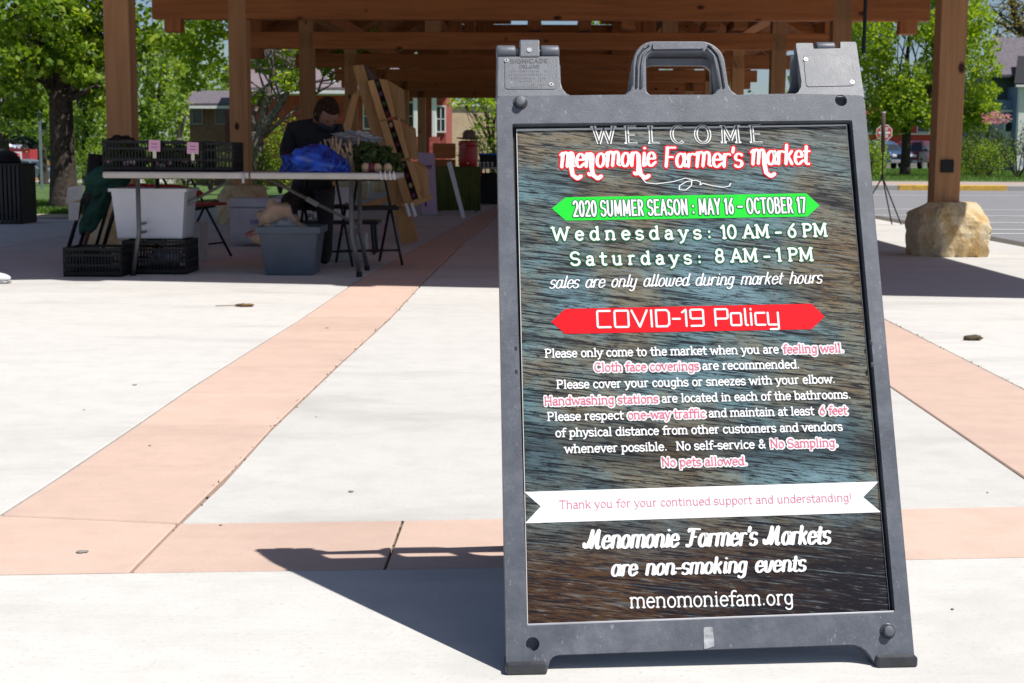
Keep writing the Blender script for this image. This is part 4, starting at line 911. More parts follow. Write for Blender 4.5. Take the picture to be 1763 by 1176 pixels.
for i, (px, lb) in enumerate(((630, 'left of'), (640, 'dark one among'), (650, 'broad one in'), (668, 'right end of'))):
    c = AT(px, 292, YF+.14); t = lumpy((0, 0, 0), (.030, .03, .034), 16, 10, .15, 1.3, i, False).build('tuber', POT if i != 1 else mat('beet skin', (.12, .02, .03), .6), None, 0, True, loc=(c.x, c.y, ZT+.034)); setp(t, 'small knobbly tuber, '+lb+' the row on the table edge by the leafy pile', 'vegetable', 'tubers on the table')
c = AT(612, 232, YF+.5); t = thing('clear_bag', 'crumpled clear grey plastic sheet hanging over the leafy pile', 'plastic sheet', (c.x, c.y, c.z))
mb = lumpy((0, 0, -.03), (.15, .07, .045), 30, 16, .6, 2.2, 9, False); mb.build('sheet_film', mat('cloudy film', (.24, .24, .25), .3, var=.3, scale=20), t, 0, False)
for i, px in enumerate((655, 663, 671, 678)):
    c = AT(px, 302, YF-.012); mb = MB(); mb.tube([(0, 0, .03), (.002, -.004, 0), (.008, -.002, -.032)], .0042, 6)
    t = mb.build('table_clip', WHT, None, 0, True, loc=c); setp(t, 'white cloth clip on the right end of the table edge, '+['leftmost', 'second from left', 'third from left', 'rightmost'][i]+' of four', 'clip', 'white clips on the table edge')
# ---- under the table
def tub(name, label, cat, px0, px1, py0, py1, Y, mt, dep=.42, tap=.86, rim=.02, z0=None):
    zt = AT(px0, py0, Y).z; zb = AT(px0, py1, Y).z if z0 is None else z0; a, b = AT(px0, 300, Y).x, AT(px1, 300, Y).x
    t = thing(name, label, cat, ((a+b)/2, Y+dep/2, zb)); W = (b-a)/2-.01; D = dep/2; h = zt-zb; th = .012
    bm = bmesh.new()
    def ring(w, d, z): return [bm.verts.new(p) for p in ((-w, -d, z), (w, -d, z), (w, d, z), (-w, d, z))]
    R0 = ring(W*tap, D*tap, 0); R1 = ring(W, D, h); R2 = ring(W-th, D-th, h); R3 = ring(W*tap-th, D*tap-th, th)
    bm.faces.new(R0[::-1]); bm.faces.new(R3)
    for A_, B_ in ((R0, R1), (R1, R2), (R2, R3)):
        for i in range(4): bm.faces.new((A_[i], A_[(i+1) % 4], B_[(i+1) % 4], B_[i]))
    bmesh.ops.recalc_face_normals(bm, faces=bm.faces); bm_obj(bm, 'tub_body', mt, t, .02, 3)
    if rim:
        mb = MB()
        for q in ((-W-.015, W+.015, -D-.015, -D+.001), (-W-.015, W+.015, D-.001, D+.015), (-W-.015, -W+.001, -D, D), (W-.001, W+.015, -D, D)): mb.box(*q, h-rim, h+.003)
        mb.build('rim', mt, t, .003)
    return t
t = tub('storage_tub', 'large white plastic tub under the left half of the folding table', 'tub', 187, 320, 325, 411, 10.3, mat('milky plastic', (.58, .58, .64), .45, var=.04), .40, .88)
c0 = AT(104, 484, 10.0); 
a, b = AT(104, 300, 10.02).x, AT(204, 300, 10.02).x; zt_ = AT(150, 424, 10.02).z; crate('ground_crate', 'black crate on the floor at the far left under the table end', a, b, 10.02, 10.40, 0.002, zt_, 'black crates on the floor')
a, b = AT(207, 300, 10.25).x, AT(316, 300, 10.25).x; zt_ = AT(250, 411, 10.25).z; crate('ground_crate', 'black crate on the floor carrying the large white tub', a, b, 10.25, 10.66, 0.002, zt_-.003, 'black crates on the floor')
c = AT(280, 440, 10.3); mb = lumpy((0, 0, 0), (.11, .05, .06), 20, 12, .3, 2, 4, False); t = mb.build('plastic_wrap', mat('clear wrap', (.16, .16, .18), .15, var=.5, scale=20), None, 0, True, loc=(c.x, 10.42, .10)); setp(t, 'crumpled clear plastic wrap inside the crate below the white tub', 'plastic wrap')
t = tub('storage_tub', 'dark blue grey tub filled with paper bags under the right half of the table', 'tub', 440, 549, 391, 467, 10.2, mat('slate plastic', (.075, .095, .125), .5, var=.1), .40, .80, .045, 0.002)
PAPER = mat('brown paper', (.42, .28, .20), .8, var=.2, scale=9)
c = AT(485, 392, 10.4); t = thing('paper_bag', 'crumpled brown and clear bags bulging from the slate tub', 'bag', (c.x, 10.4, c.z-.05))
mb = lumpy((0, 0, 0), (.185, .13, .10), 30, 18, .35, 1.6, 5, False); mb.build('paper', PAPER, t, 0, True)
mb = lumpy((-.03, .02, .11), (.13, .08, .11), 24, 14, .4, 1.8, 12, False); mb.build('paper_top', PAPER, t, 0, True)
mb = lumpy((.03, -.09, .06), (.09, .04, .05), 20, 12, .4, 2.4, 15, False); mb.build('clear_film', mat('cloudy film', (.30, .30, .30), .3, var=.3, scale=20), t, 0, True)
mb = lumpy((-.19, -.02, .0), (.06, .04, .03), 16, 10, .3, 2.4, 17, False); mb.build('red_corner', mat('dull red film', (.30, .08, .07), .5), t, 0, True)
# white cooler
def cooler(name, label, px0, px1, py0, py1, Y, mt, dep=.35, ribs=3, zb=None):
    a, b = AT(px0, 300, Y).x, AT(px1, 300, Y).x; zt = AT(px0, py0, Y).z; zb = AT(px0, py1, Y).z if zb is None else zb
    t = thing(name, label, 'cooler', ((a+b)/2, Y+dep/2, zb)); W = (b-a)/2; h = zt-zb; D = dep/2
    mb = MB(); mb.taper(0, 0, 0, h*.78, W*.96, D*.96, W, D); mb.build('body', mt, t, .018)
    mb = MB(); mb.taper(0, 0, h*.785, h, W*1.01, D*1.01, W*.97, D*.97); mb.build('lid', mt, t, .016)
    for i in range(ribs): mb = MB(); mb.box(-W*.93, W*.93, -D*1.01, -D*.9, h*(.06+.07*i), h*(.09+.07*i)); mb.build('rib', mt, t, .003)
    for s in (-1, 1): mb = MB(); mb.box(s*W*.99-.015, s*W*.99+.015, -.06, .06, h*.6, h*.68); mb.build('handle', mt, t, .004)
    mb = MB(); mb.box(-W*.3, W*.25, -D*1.005, -D*.98, h*.42, h*.52); mb.build('faded_print', mat('faded blue ink', (.28, .33, .48), .6, var=.3, scale=40), t)
    return t
cooler('cooler', 'white foam cooler standing in front of the second post boulder', 393, 497, 341, 412, 13.4, mat('dull white plastic', (.50, .50, .53), .5, var=.1), .38, 3, .03)
# white printed box beyond, with lettering
def carton(name, label, px0, px1, py0, py1, Y, mt, dep=.3, zb=None):
    a, b = AT(px0, 300, Y).x, AT(px1, 300, Y).x; zt = AT(px0, py0, Y).z; zb = AT(px0, py1, Y).z if zb is None else zb
    t = thing(name, label, 'box', ((a+b)/2, Y+dep/2, zb)); W = (b-a)/2; h = zt-zb; D = dep/2
    mb = MB(); mb.box(-W, W, -D, D, 0, h); mb.build('carton_body', mt, t, .004)
    mb = MB(); mb.box(-W*.98, W*.98, -.002, .002, h, h+.004); mb.build('tape_seam', PEGM, t)
    return t, W, h, D
CARD = mat('white card', (.45, .43, .44), .8, var=.1)
t, W, h, D = carton('printed_box', 'white cardboard box with dark printing on a shelf behind the slate tub', 495, 596, 323, 379, 12.4, CARD, .3)
pn = Pen(); lettering(pn, 'PLAN', (-W*.35, .012), (W*.35, .012), .04, 'sans', .22, serif=0); pen_obj(pn, 'lettering', BLK, t, Vector((0, -D-.002, 0)), Vector((1, 0, 0)), Vector((0, 0, 1)), Vector((0, -1, 0)))
mb = MB(); mb.box(-.02, .0, -D-.003, -D, h*.6, h*.78); mb.build('printed_mark', BLK, t)
# low stool the box stands on
t2 = thing('low_bench', 'low dark bench carrying the white printed box', 'bench', (t.location.x+.1, t.location.y, 0)); zb_ = t.location.z-.003
mb = MB(); mb.box(-.42, .42, -.17, .17, zb_-.03, zb_-.001); mb.build('seat', BLKM, t2, .004)
for sx in (-.38, .38):
    for sy in (-.14, .14): mb = MB(); mb.tube([(sx, sy, 0), (sx*.95, sy, zb_-.03)], .014, 6); mb.build('leg', BLKM, t2)
t, W, h, D = carton('flat_box', 'plain white box on the floor between the slate tub and the chairs', 550, 628, 402, 446, 11.6, CARD, .25, .002)
t, W, h, D = carton('plain_carton', 'small white carton on the floor below the red folding chair', 314, 342, 385, 440, 11.4, CARD, .3, .002)
# folding chairs
def fold_chair(label, x, y, rz, mt, seatm, group='folding chairs behind the table'):
    t = thing('folding_chair', label, 'chair', (x, y, 0), rz, group)
    for s in (-.2, .2):
        mb = MB(); mb.tube([(s, -.22, .01), (s, .02, .42), (s, .16, .66), (s, .20, .80)], .011, 8); mb.build('front_leg', mt, t, 0, True)
        mb = MB(); mb.tube([(s*.9, .24, .01), (s*.9, .0, .44), (s*.9, -.12, .46)], .011, 8); mb.build('rear_leg', mt, t, 0, True)
    mb = MB(); mb.box(-.19, .19, -.20, .18, .43, .455); mb.build('seat', seatm, t, .01)
    mb = MB(); mb.beam((-.19, .185, .73), (.19, .185, .73), .02, .17); mb.build('backrest', seatm, t, .008)
    for y_, z_ in ((-.15, .12), (.18, .10)): mb = MB(); mb.tube([(-.19, y_, z_), (.19, y_, z_)], .009, 6); mb.build('stretcher', mt, t)
    return t
REDC = mat('red vinyl', (.30, .012, .012), .5)
c = AT(322, 450, 11.6); fold_chair('folding chair with dull red seat behind the white tub', c.x, 11.9, R(70), BLKM, REDC)
c = AT(552, 460, 11.0); fold_chair('black folding chair with the seated person on it', c.x, 11.45, R(200), BLKM, BLK)
c = AT(628, 460, 11.0); fold_chair('empty black folding chair next to the wooden rack', c.x, 11.25, R(25), BLKM, BLK)
c = AT(205, 330, 12.0); t = thing('red_cloth', 'crumpled red cloth draped behind the white tub rim', 'cloth', (AT(262, 320, 11.3).x, 11.3, AT(262, 322, 11.3).z-.04)); mb = lumpy((0, 0, 0), (.34, .12, .06), 30, 14, .3, 1.6, 21, False); mb.build('cloth_folds', mat('red cloth', (.33, .015, .02), .8), t, 0, True)
# bundle of folded canopy with dark green fabric
c = AT(150, 425, 10.8); GRC = mat('green canvas', (.004, .05, .034), .8, var=.4, scale=8, bmp=.6, bscale=20)
t = thing('folded_canopy', 'folded canopy bundle of black poles wrapped in dark green canvas leaning by the crates', 'canopy bundle', (c.x, 10.85, 0))
tp_ = AT(190, 262, 10.9)
for i, (dx, dy, tx, r_) in enumerate(((-.17, 0, .02, .016), (-.10, .04, .06, .014), (-.05, -.02, .10, .016), (.02, .05, .13, .013), (.09, .0, .17, .016))):
    mb = MB(); mb.tube([(dx, dy, 0.10), (dx+.13, dy, .5), (tx+.12, dy, tp_.z-.02*i)], r_, 8); mb.build('pole', BLKM if i != 2 else mat('brown pole', (.14, .05, .02), .6), t, 0, True)
mb = lumpy((.12, 0, .64), (.15, .10, .11), 28, 18, .35, 1.4, 30, False); mb.v = [(x+(z-.6)*.5, y, z) for x, y, z in mb.v]; mb.build('canvas', GRC, t, 0, True)
mb = lumpy((.05, 0, .42), (.07, .08, .18), 24, 16, .3, 1.7, 33, False); mb.v = [(x+(z-.4)*.5, y, z) for x, y, z in mb.v]; mb.build('canvas', GRC, t, 0, True)
mb = MB(); mb.add([(-.12, -.15, .48), (.0, -.155, .52), (.02, -.15, .62), (-.1, -.145, .60)], [(0, 1, 2, 3)]); mb.add([(-.10, -.15, .36), (-.03, -.155, .36), (-.01, -.155, .49), (-.1, -.15, .49)], [(0, 1, 2, 3)]); mb.build('care_label', mat('grey label', (.40, .38, .39), .8), t)
mb = MB(); mb.lathe([(.16, 0), (.17, .02), (.17, .07), (.15, .09)], (.0, 0, .02), 20); mb.build('base_ring', BLK, t, 0, True)
mb = lumpy((.26, .05, tp_.z+.02), (.11, .08, .09), 20, 14, .3, 2, 35, False); mb.build('top_cover', BLK, t, 0, True)
mb = MB(); mb.tube([(.0, .02, .3), (.07, .02, .84)], .06, 10); mb.build('black_sleeve', BLK, t, 0, True)
# seated person
SKIN = mat('skin', (.25, .12, .08), .5, var=.05); SHIRT = mat('black cloth', (.010, .010, .013), .85, var=.3, scale=12); JEAN = mat('dark trousers', (.015, .017, .026), .85); HAIR = mat('dark brown hair', (.045, .022, .014), .95, var=.5, scale=60, bmp=1, bscale=120, spec=.1)
pc = AT(541, 250, 11.35); px_ = pc.x
t = thing('person', 'person in black sitting behind the blue bag, head bent down over the table', 'person', (px_, 11.35, 0))
def skin_body(name, V, E_, rad, mt, parent, sub=2):
    me = bpy.data.meshes.new(name); me.from_pydata(V, E_, []); o = bpy.data.objects.new(name, me); COL.objects.link(o); o.parent = parent
    me.materials.append(mt); mo = o.modifiers.new('skin', 'SKIN'); mo.use_smooth_shade = True
    for i, r in enumerate(rad): me.skin_vertices[0].data[i].radius = (r, r) if not isinstance(r, tuple) else r
    me.skin_vertices[0].data[0].use_root = True
    s_ = o.modifiers.new('sub', 'SUBSURF'); s_.levels = sub; s_.render_levels = sub; return o
V = [(-.03, .10, .50), (-.02, .06, .68), (.00, -.02, .86), (.02, -.07, 1.0), (.045, -.11, 1.10),   # pelvis..neck base
     (-.16, -.06, 1.03), (-.20, -.16, .84), (-.10, -.36, .80),  # left arm
     (.19, -.08, 1.03), (.24, -.18, .84), (.16, -.38, .80),
     (-.12, .02, .50), (-.15, -.34, .50), (-.14, -.36, .09), (-.14, -.46, .05),
     (.07, .02, .50), (.12, -.32, .50), (.12, -.30, .09), (.12, -.42, .05)]
E_ = [(0, 1), (1, 2), (2, 3), (3, 4), (3, 5), (5, 6), (6, 7), (3, 8), (8, 9), (9, 10), (0, 11), (11, 12), (12, 13), (13, 14), (0, 15), (15, 16), (16, 17), (17, 18)]
rad = [(.16, .13), (.15, .12), (.17, .12), (.15, .11), (.062, .062), .075, .058, .04, .075, .058, .04, .095, .075, .05, .04, .095, .075, .05, .04]
skin_body('body', V, E_, rad, SHIRT, t)
def head(parent, c, tilt, skin, hair, k=1.0, mask=None, yaw=0):
    from mathutils import noise as mn
    bm = bmesh.new(); bmesh.ops.create_uvsphere(bm, u_segments=28, v_segments=20, radius=1)
    for v in bm.verts:
        x, y, z = v.co; y2 = y*.098; x2 = x*.078*(1-.18*max(0, -z)); z2 = z*.118
        if y < 0:
            y2 -= .014*math.exp(-((x/.2)**2+((z+.15)/.22)**2)); y2 += .006*math.exp(-(((abs(x)-.42)/.2)**2+((z-.08)/.14)**2)); y2 -= .004*math.exp(-((x/.35)**2+((z+.85)/.2)**2))
        v.co = Vector((x2, y2, z2))*k
    M = Matrix.Translation(Vector(c)) @ Matrix.Rotation(yaw, 4, 'Z') @ Matrix.Rotation(tilt, 4, 'X'); bm.transform(M)
    h_ = bm_obj(bm, 'head', skin, parent, smooth=True)
    bm = bmesh.new(); bmesh.ops.create_uvsphere(bm, u_segments=28, v_segments=18, radius=1)
    for v in list(bm.verts):
        x, y, z = v.co; v.co = Vector((x*.086, y*.106+.006, z*.126+.004))*k*(1+.06*mn.noise(Vector((x, y, z))*6))
    bmesh.ops.delete(bm, geom=[v for v in bm.verts if v.co.y < -.045*k and v.co.z < .06*k or v.co.z < -.075*k], context='VERTS'); bm.transform(M); bm_obj(bm, 'hair', hair, parent, smooth=True)
    for s in (-1, 1):
        mb = MB(); mb.ball((0, 0, 0), (.008, .018, .028), 8, 6); mb.v = [tuple(M @ (Vector(p)+Vector((s*.078*k, .005, -.005)))) for p in mb.v]; mb.build('ear', skin, h_, 0, True)
        mb = MB(); mb.ball((0, 0, 0), .009, 8, 6); mb.v = [tuple(M @ (Vector(p)+Vector((s*.030*k, -.086*k, .012)))) for p in mb.v]; mb.build('eye', mat('eye dark', (.05, .04, .04), .4), h_, 0, True)
    mb = MB(); mb.ball((0, 0, 0), (.020, .006, .006), 8, 6); mb.v = [tuple(M @ (Vector(p)+Vector((0, -.090*k, -.058)))) for p in mb.v]; mb.build('mouth', mat('lips', (.30, .11, .09), .5), h_, 0, True)
    if mask:
        mb = MB(); mb.ball((0, 0, 0), (.070, .05, .045), 14, 8); mb.v = [tuple(M @ (Vector(p)+Vector((0, -.060*k, -.06)))) for p in mb.v]; mb.build('face_mask', mask, h_, 0, True)
head(t, (.12, -.17, 1.155), R(44), SKIN, HAIR, 1.05, mat('navy mask', (.012, .014, .035), .8), R(35))
mb = MB(); mb.tube([(.045, -.11, 1.08), (.095, -.14, 1.15)], [.05, .045], 10); mb.build('neck', SKIN, t, 0, True)
def hand(parent, w, d, s):
    w = Vector(w); d = Vector(d).normalized(); side = d.cross(Vector((0, 0, 1))).normalized()
    V = [tuple(w), tuple(w+d*.05), tuple(w+d*.085)]; E2 = [(0, 1), (1, 2)]; rd = [.022, (.034, .016), (.036, .015)]
    for i, (o_, L_) in enumerate(((-.030, .062), (-.010, .074), (.010, .070), (.029, .055))):
        b0 = len(V); V += [tuple(w+d*.09+side*o_), tuple(w+d*(.09+L_*.5)+side*o_*1.1-Vector((0, 0, .008))), tuple(w+d*(.09+L_*.9)+side*o_*1.1-Vector((0, 0, .026)))]; E2 += [(2, b0), (b0, b0+1), (b0+1, b0+2)]; rd += [.010, .009, .007]
    b0 = len(V); V += [tuple(w+d*.045+side*s*.045-Vector((0, 0, .004))), tuple(w+d*.08+side*s*.055-Vector((0, 0, .015)))]; E2 += [(1, b0), (b0, b0+1)]; rd += [.012, .009]
    skin_body('hand', V, E2, rd, SKIN, parent, 1)
hand(t, (-.10, -.36, .80), (.3, -1, -.15), 1); hand(t, (.16, -.38, .80), (-.2, -1, -.15), -1)
# ---- A-shaped wooden display rack
YR = 13.0
def leg2(parent, nm, p0, p1, Y, w=.09, d=.04):
    a_, b_ = AT(*p0, Y), AT(*p1, Y); o = parent.location
    mb = MB(); mb.beam(a_-o, b_-o, w, d, (0, 1, 0)); return mb.build(nm, PALE, parent, .004)
base_ = G(708, 421); YR = base_.y
t = thing('display_rack', 'A-shaped wooden display rack with stacked bins leaning right of the folding table', 'rack', (base_.x, base_.y, 0)); RK = t
o = t.location
def rb(nm, pts, Y, dy, mt=PALE):
    mb = MB(); mb.extr([AT(*p, Y)-o for p in pts], (0, dy, 0)); return mb.build(nm, mt, t, .004)
for Y in (YR, YR+.62):
    rb('front_rail', [(607, 113), (625, 111), (722, 414), (692, 421)], Y, .045)
    rb('back_rail', [(606, 165), (622, 150), (560, 402), (538, 402)], Y+.05, .045)
rb('top_block', [(606, 112), (626, 110), (650, 136), (632, 139)], YR+.05, .55, mat('dark rack top', (.10, .06, .05), .7))
rb('shelf_rail', [(622, 352), (690, 330), (692, 340), (624, 362)], YR+.05, .04)
# three bins set down the slope, each with a slotted front
def lerp2(a, b, t_): return (a[0]+(b[0]-a[0])*t_, a[1]+(b[1]-a[1])*t_)
A0, A1 = (632, 138), (695, 350); B0, B1 = (686, 134), (735, 322)
for i in range(3):
    t0, t1 = i/3+.006, (i+1)/3-.006
    a0, a1 = lerp2(A0, A1, t0), lerp2(A0, A1, t1); b0, b1 = lerp2((652, 134), (722, 345), t0), lerp2((652, 134), (722, 345), t1)
    rb('bin_side', [a0, lerp2(a0, b0, .55), lerp2(a1, b1, .55), a1], YR-.10, .03)
    rb('bin_side', [lerp2(a0, b0, .98), (b0[0]+14, b0[1]+2), (b1[0]+6, b1[1]-3), lerp2(a1, b1, .98)], YR-.10, .03)
    rb('bin_back', [lerp2(a0, b0, .3), (b0[0]+8, b0[1]), (b1[0]+3, b1[1]-5), lerp2(a1, b1, .3)], YR+.02, .02, mat('bin dark inside', (.035, .02, .02), .9))
    rb('bin_cheek', [(b0[0]+14, b0[1]+2), (b0[0]+34-2*i, b0[1]+14), (b1[0]+15-i, b1[1]+2), (b1[0]+6, b1[1]-3)], YR-.06, .66)
    for j in range(4):
        q = lerp2(lerp2(a0, b0, .76), lerp2(a1, b1, .76), (j+.5)/4); c = AT(q[0], q[1], YR-.06)-o
        mb = MB(); mb.ball(tuple(c), (.022, .03, .028), 8, 6); mb.build('produce', random.choice([mat('beet skin', (.12, .02, .03), .6), mat('purple produce', (.14, .05, .12), .6), mat('green produce', (.06, .10, .03), .6), POT]), t, 0, True)
rb('bin_floor', [(688, 352), (736, 338), (740, 345), (700, 360)], YR-.1, .66)
for i, x in enumerate((696, 706)):
    rb('white_bracket', [(x, 350), (x+5, 349), (x+12, 371), (x+7, 374)], YR-.12, .01, WHT)
# ---- pink lavender banner
c = G(737, 371); o = c.copy()
t = thing('banner_stand', 'narrow pink lavender banner standing behind the wooden rack', 'banner', (c.x, c.y, 0))
LAV = mat('lavender vinyl', (.52, .36, .50), .6, var=.06)
def at_local(px, py, Y, oo): v = AT(px, py, Y)-oo; return v
o = t.location
mb = MB(); mb.extr([AT(*p, c.y)-o for p in ((719, 262), (748, 264), (753, 368), (726, 371))], (0, .012, 0)); k = mb.build('banner_panel', LAV, t, .002)
pn = Pen(); PW0 = AT(726, 292, c.y)-o; PW1 = AT(744, 290, c.y)-o
lettering(pn, 'COUNTY', (PW0.x, PW0.z), (PW1.x, PW1.z), .045, 'sans', .2, serif=0); pen_obj(pn, 'lettering', mat('violet print', (.06, .03, .12), .6), k, Vector((0, -.003, 0)), Vector((1, 0, 0)), Vector((0, 0, 1)), Vector((0, -1, 0)))
for yy in (313, 352): v = AT(733, yy, c.y)-o; mb = MB(); mb.box(v.x-.014, v.x+.014, -.003, -.0005, v.z-.03, v.z+.03); mb.build('printed_mark', mat('violet print', (.06, .03, .12), .6), k)
mb = MB(); mb.box(-.12, .16, -.06, .08, 0, .02); mb.build('stand_foot', GREY, t, .004)
# ---- green cloth table, cooler, hat, board, checkered cloth
c = G(790, 366); Yg = c.y; a, b = AT(750, 300, Yg).x, AT(826, 300, Yg).x; zt = AT(790, 287, Yg).z
t = thing('cloth_table', 'table under a dull green cloth carrying the red drink cooler', 'table', ((a+b)/2, Yg+.35, 0)); Wg = (b-a)/2
mb = MB(); mb.box(-Wg, Wg, -.33, .33, zt-.03, zt-.004); mb.build('table_top', TOPM, t, .005)
for sx in (-1, 1):
    for sy in (-1, 1): mb = MB(); mb.tube([(sx*(Wg-.05), sy*.28, 0), (sx*(Wg-.05), sy*.28, zt-.03)], .016, 6); mb.build('leg', TLEG, t)
tt = setp(MB().build('x', BLK), None); bpy.data.objects.remove(tt)
mb = MB(); n = 40; v = []; f = []
for i in range(n+1):
    x = -Wg-.008+(2*Wg+.016)*i/n; wv_ = .012*math.sin(i*1.7)+.008*math.sin(i*.7)
    v += [(x, .33, zt), (x, -.34, zt), (x, -.352, zt-.03), (x+.006*math.sin(i), -.36+wv_, .03)]
for i in range(n): f += [(i*4+j, i*4+j+1, i*4+j+5, i*4+j+4) for j in range(3)]
mb.add(v, f); CG = mat('olive cloth', (.085, .10, .02), .9, var=.15)
k = mb.build('table_cloth', CG, None, 0, True, loc=t.location); mo = k.modifiers.new('th', 'SOLIDIFY'); mo.thickness = .003; setp(k, 'dull olive green cloth draped over the table to the floor', 'tablecloth')
c = AT(806, 287, Yg+.2); t = thing('drink_cooler', 'round red drink cooler standing on the olive cloth table', 'cooler', (c.x, Yg+.2, zt+.004)); RD = mat('red plastic', (.42, .012, .010), .4)
hh = 44*Yg/2500
mb = MB(); mb.lathe([(.128, 0), (.138, .02), (.146, hh*.35), (.140, hh*.72), (.136, hh*.8)], n=28); mb.build('barrel', RD, t, .004, True)
mb = MB(); mb.lathe([(.142, hh*.8), (.146, hh*.83), (.142, hh*.97), (.10, hh)], n=28); mb.build('lid', RD, t, .003, True)
pn = Pen(); pn.stroke(arc(0, 0, .03, .018, 0, 360, 20), .004, .004); pen_obj(pn, 'oval_badge', WHT, t, Vector((-.055, -.138, hh*.8)), Vector((1, 0, 0)), Vector((0, 0, 1)), Vector((0, -1, 0)))
mb = MB(); mb.tube([(0, -.14, .05), (0, -.17, .045)], .011, 8); mb.build('tap', WHT, t)
c = AT(808, 243, Yg+.2); t = thing('straw_hat', 'brown brimmed hat resting on the red drink cooler', 'hat', (c.x, Yg+.2, zt+.005+hh)); TAN = mat('tan felt', (.20, .14, .10), .9)
mb = MB(); mb.lathe([(.19, .035), (.185, .02), (.11, .012), (.10, .05), (.085, .13), (.05, .155)], n=28); mb.v = [(x, y, z+.35*abs(x)**2) for x, y, z in mb.v]; mb.build('crown_and_brim', TAN, t, 0, True)
mb = MB(); mb.lathe([(.106, .015), (.107, .03), (.103, .04)], n=28); mb.build('hat_band', BLK, t, 0, True)
c = G(801, 377); t = thing('leaning_board', 'narrow white board leaning against the olive cloth table', 'board', (c.x, c.y, 0)); o = t.location
mb = MB(); mb.extr([AT(*p, c.y)-o for p in ((769, 280), (777, 278), (801, 374), (795, 377))], (0, .03, 0)); mb.build('board_face', WHT, t, .003)
# checkered cloth table at the sign's edge
def gingham():
    m, t, p = nodes('red check cloth'); ck = N(t, 'ShaderNodeTexChecker'); ck.inputs['Scale'].default_value = 18; ck.inputs['Color1'].default_value = (.40, .30, .32, 1); ck.inputs['Color2'].default_value = (.30, .02, .03, 1)
    v = coords(t); t.links.new(v, ck.inputs[0]); t.links.new(ck.outputs[0], p.inputs['Base Color']); p.inputs['Roughness'].default_value = .9; return m
c = G(838, 352); Yh = c.y; a, b = AT(806, 300, Yh).x, AT(900, 300, Yh).x; zt = AT(830, 288, Yh).z
t = thing('market_table', 'dark market table with glass jars, half hidden by the sign', 'table', ((a+b)/2, Yh+.3, 0)); Wh = (b-a)/2
mb = MB(); mb.box(-Wh, Wh, -.3, .3, zt-.03, zt); mb.build('table_top', TOPM, t, .004)
for sx in (-1, 1):
    for sy in (-1, 1): mb = MB(); mb.tube([(sx*(Wh-.04), sy*.25, 0), (sx*(Wh-.04), sy*.25, zt-.03)], .016, 6); mb.build('leg', TLEG, t)
mb = MB(); mb.box(-Wh+.2, Wh-.03, -.2, .25, .01, zt-.1); mb.build('storage_box', BLK, t, .02)
v = []; f = []; n = 16
for i in range(n+1):
    x = -.12+.26*i/n; yv = -.315-.03*math.sin(i*1.3); v += [(x, .1, zt+.004), (x, -.305, zt+.003), (x-.06, yv, zt-.2), (x-.1, yv-.03, zt-.46+.12*abs(i/n-.3))]
for i in range(n): f += [(i*4+j, i*4+j+1, i*4+j+5, i*4+j+4) for j in range(3)]
mb = MB(); mb.add(v, f); k = mb.build('check_cloth', gingham(), None, 0, True, loc=(a+.12, Yh+.3, 0)); setp(k, 'red and white checkered cloth hanging over the dark table corner', 'cloth')
mo = k.modifiers.new('th', 'SOLIDIFY'); mo.thickness = .003
for i, px in enumerate((826, 833, 840, 847)):
    c = AT(px, 288, Yh+.15); t = thing('glass_jar', ['leftmost', 'second', 'third', 'rightmost'][i]+' small glass jar in the row on the table behind the sign', 'jar', (c.x, Yh+.15, zt+.001), 0, 'small jars on the table')
    mb = MB(); mb.lathe([(.022, 0), (.024, .01), (.024, .06), (.018, .07)], n=12); mb.build('jar_body', mat('pale glass', (.35, .36, .38), .15), t, 0, True)
    mb = MB(); mb.lathe([(.021, .07), (.021, .085)], n=12); mb.build('lid', WHT, t)
# far stalls seen between: two dark-clothed shoppers' table goods
c = G(770, 352); t = thing('wooden_crate_stack', 'stack of brown wooden crates behind the olive cloth table', 'crates', (AT(765, 300, 24).x, 24, 0))
for i in range(4):
    mb = MB(); mb.box(-.18, .18, -.18, .18, i*.26, i*.26+.245); mb.build('crate_box', WX, t, .006)
# ---- slatted trash bin on the left
c = G(0, 386); xr_ = AT(34, 300, c.y).x; zt = AT(10, 281, c.y).z
t = thing('litter_bin', 'dark ribbed square litter bin at the left edge by the lawn', 'bin', (xr_-.33, c.y+.3, 0))
mb = MB(); mb.box(-.29, .29, -.26, .26, .04, zt-.03); mb.build('liner', BLK, t, .01)
for i in range(13):
    x = -.30+.05*i
    for y in (-.285, .285): mb = MB(); mb.box(x-.016, x+.016, y-.01, y+.01, .0, zt-.03); mb.build('slat', BLKM, t)
for i in range(11):
    y = -.25+.05*i; mb = MB(); mb.box(.31, .33, y-.016, y+.016, 0, zt-.03); mb.build('slat', BLKM, t)
mb = MB(); mb.box(-.33, .34, -.3, .3, zt-.03, zt); mb.build('rim', BLK, t, .006)
mb = MB(); mb.lathe([(.27, zt), (.26, zt+.06), (.2, zt+.13), (.08, zt+.17)], (-.03, 0, 0), 24); mb.build('dome_lid', BLK, t, 0, True)
# shoe of somebody outside the frame
c = G(3, 489); t = thing('shoe', 'toe of a white sneaker with a grey sole at the left edge in the shade', 'shoe', (c.x-.10, c.y+.05, 0))
mb = MB(); 
for i, (x, w_, h_) in enumerate(((-.14, .035, .07), (-.06, .04, .075), (.02, .045, .055), (.09, .045, .04), (.13, .03, .03))): pass
mb.ball((0, 0, .035), (.145, .05, .04), 18, 12); mb.v = [(x, y, max(z, .018)) for x, y, z in mb.v]; mb.build('upper', WHT, t, 0, True)
mb = MB(); mb.ball((0, 0, .010), (.15, .054, .012), 18, 8); mb.build('sole', GREY, t, 0, True)
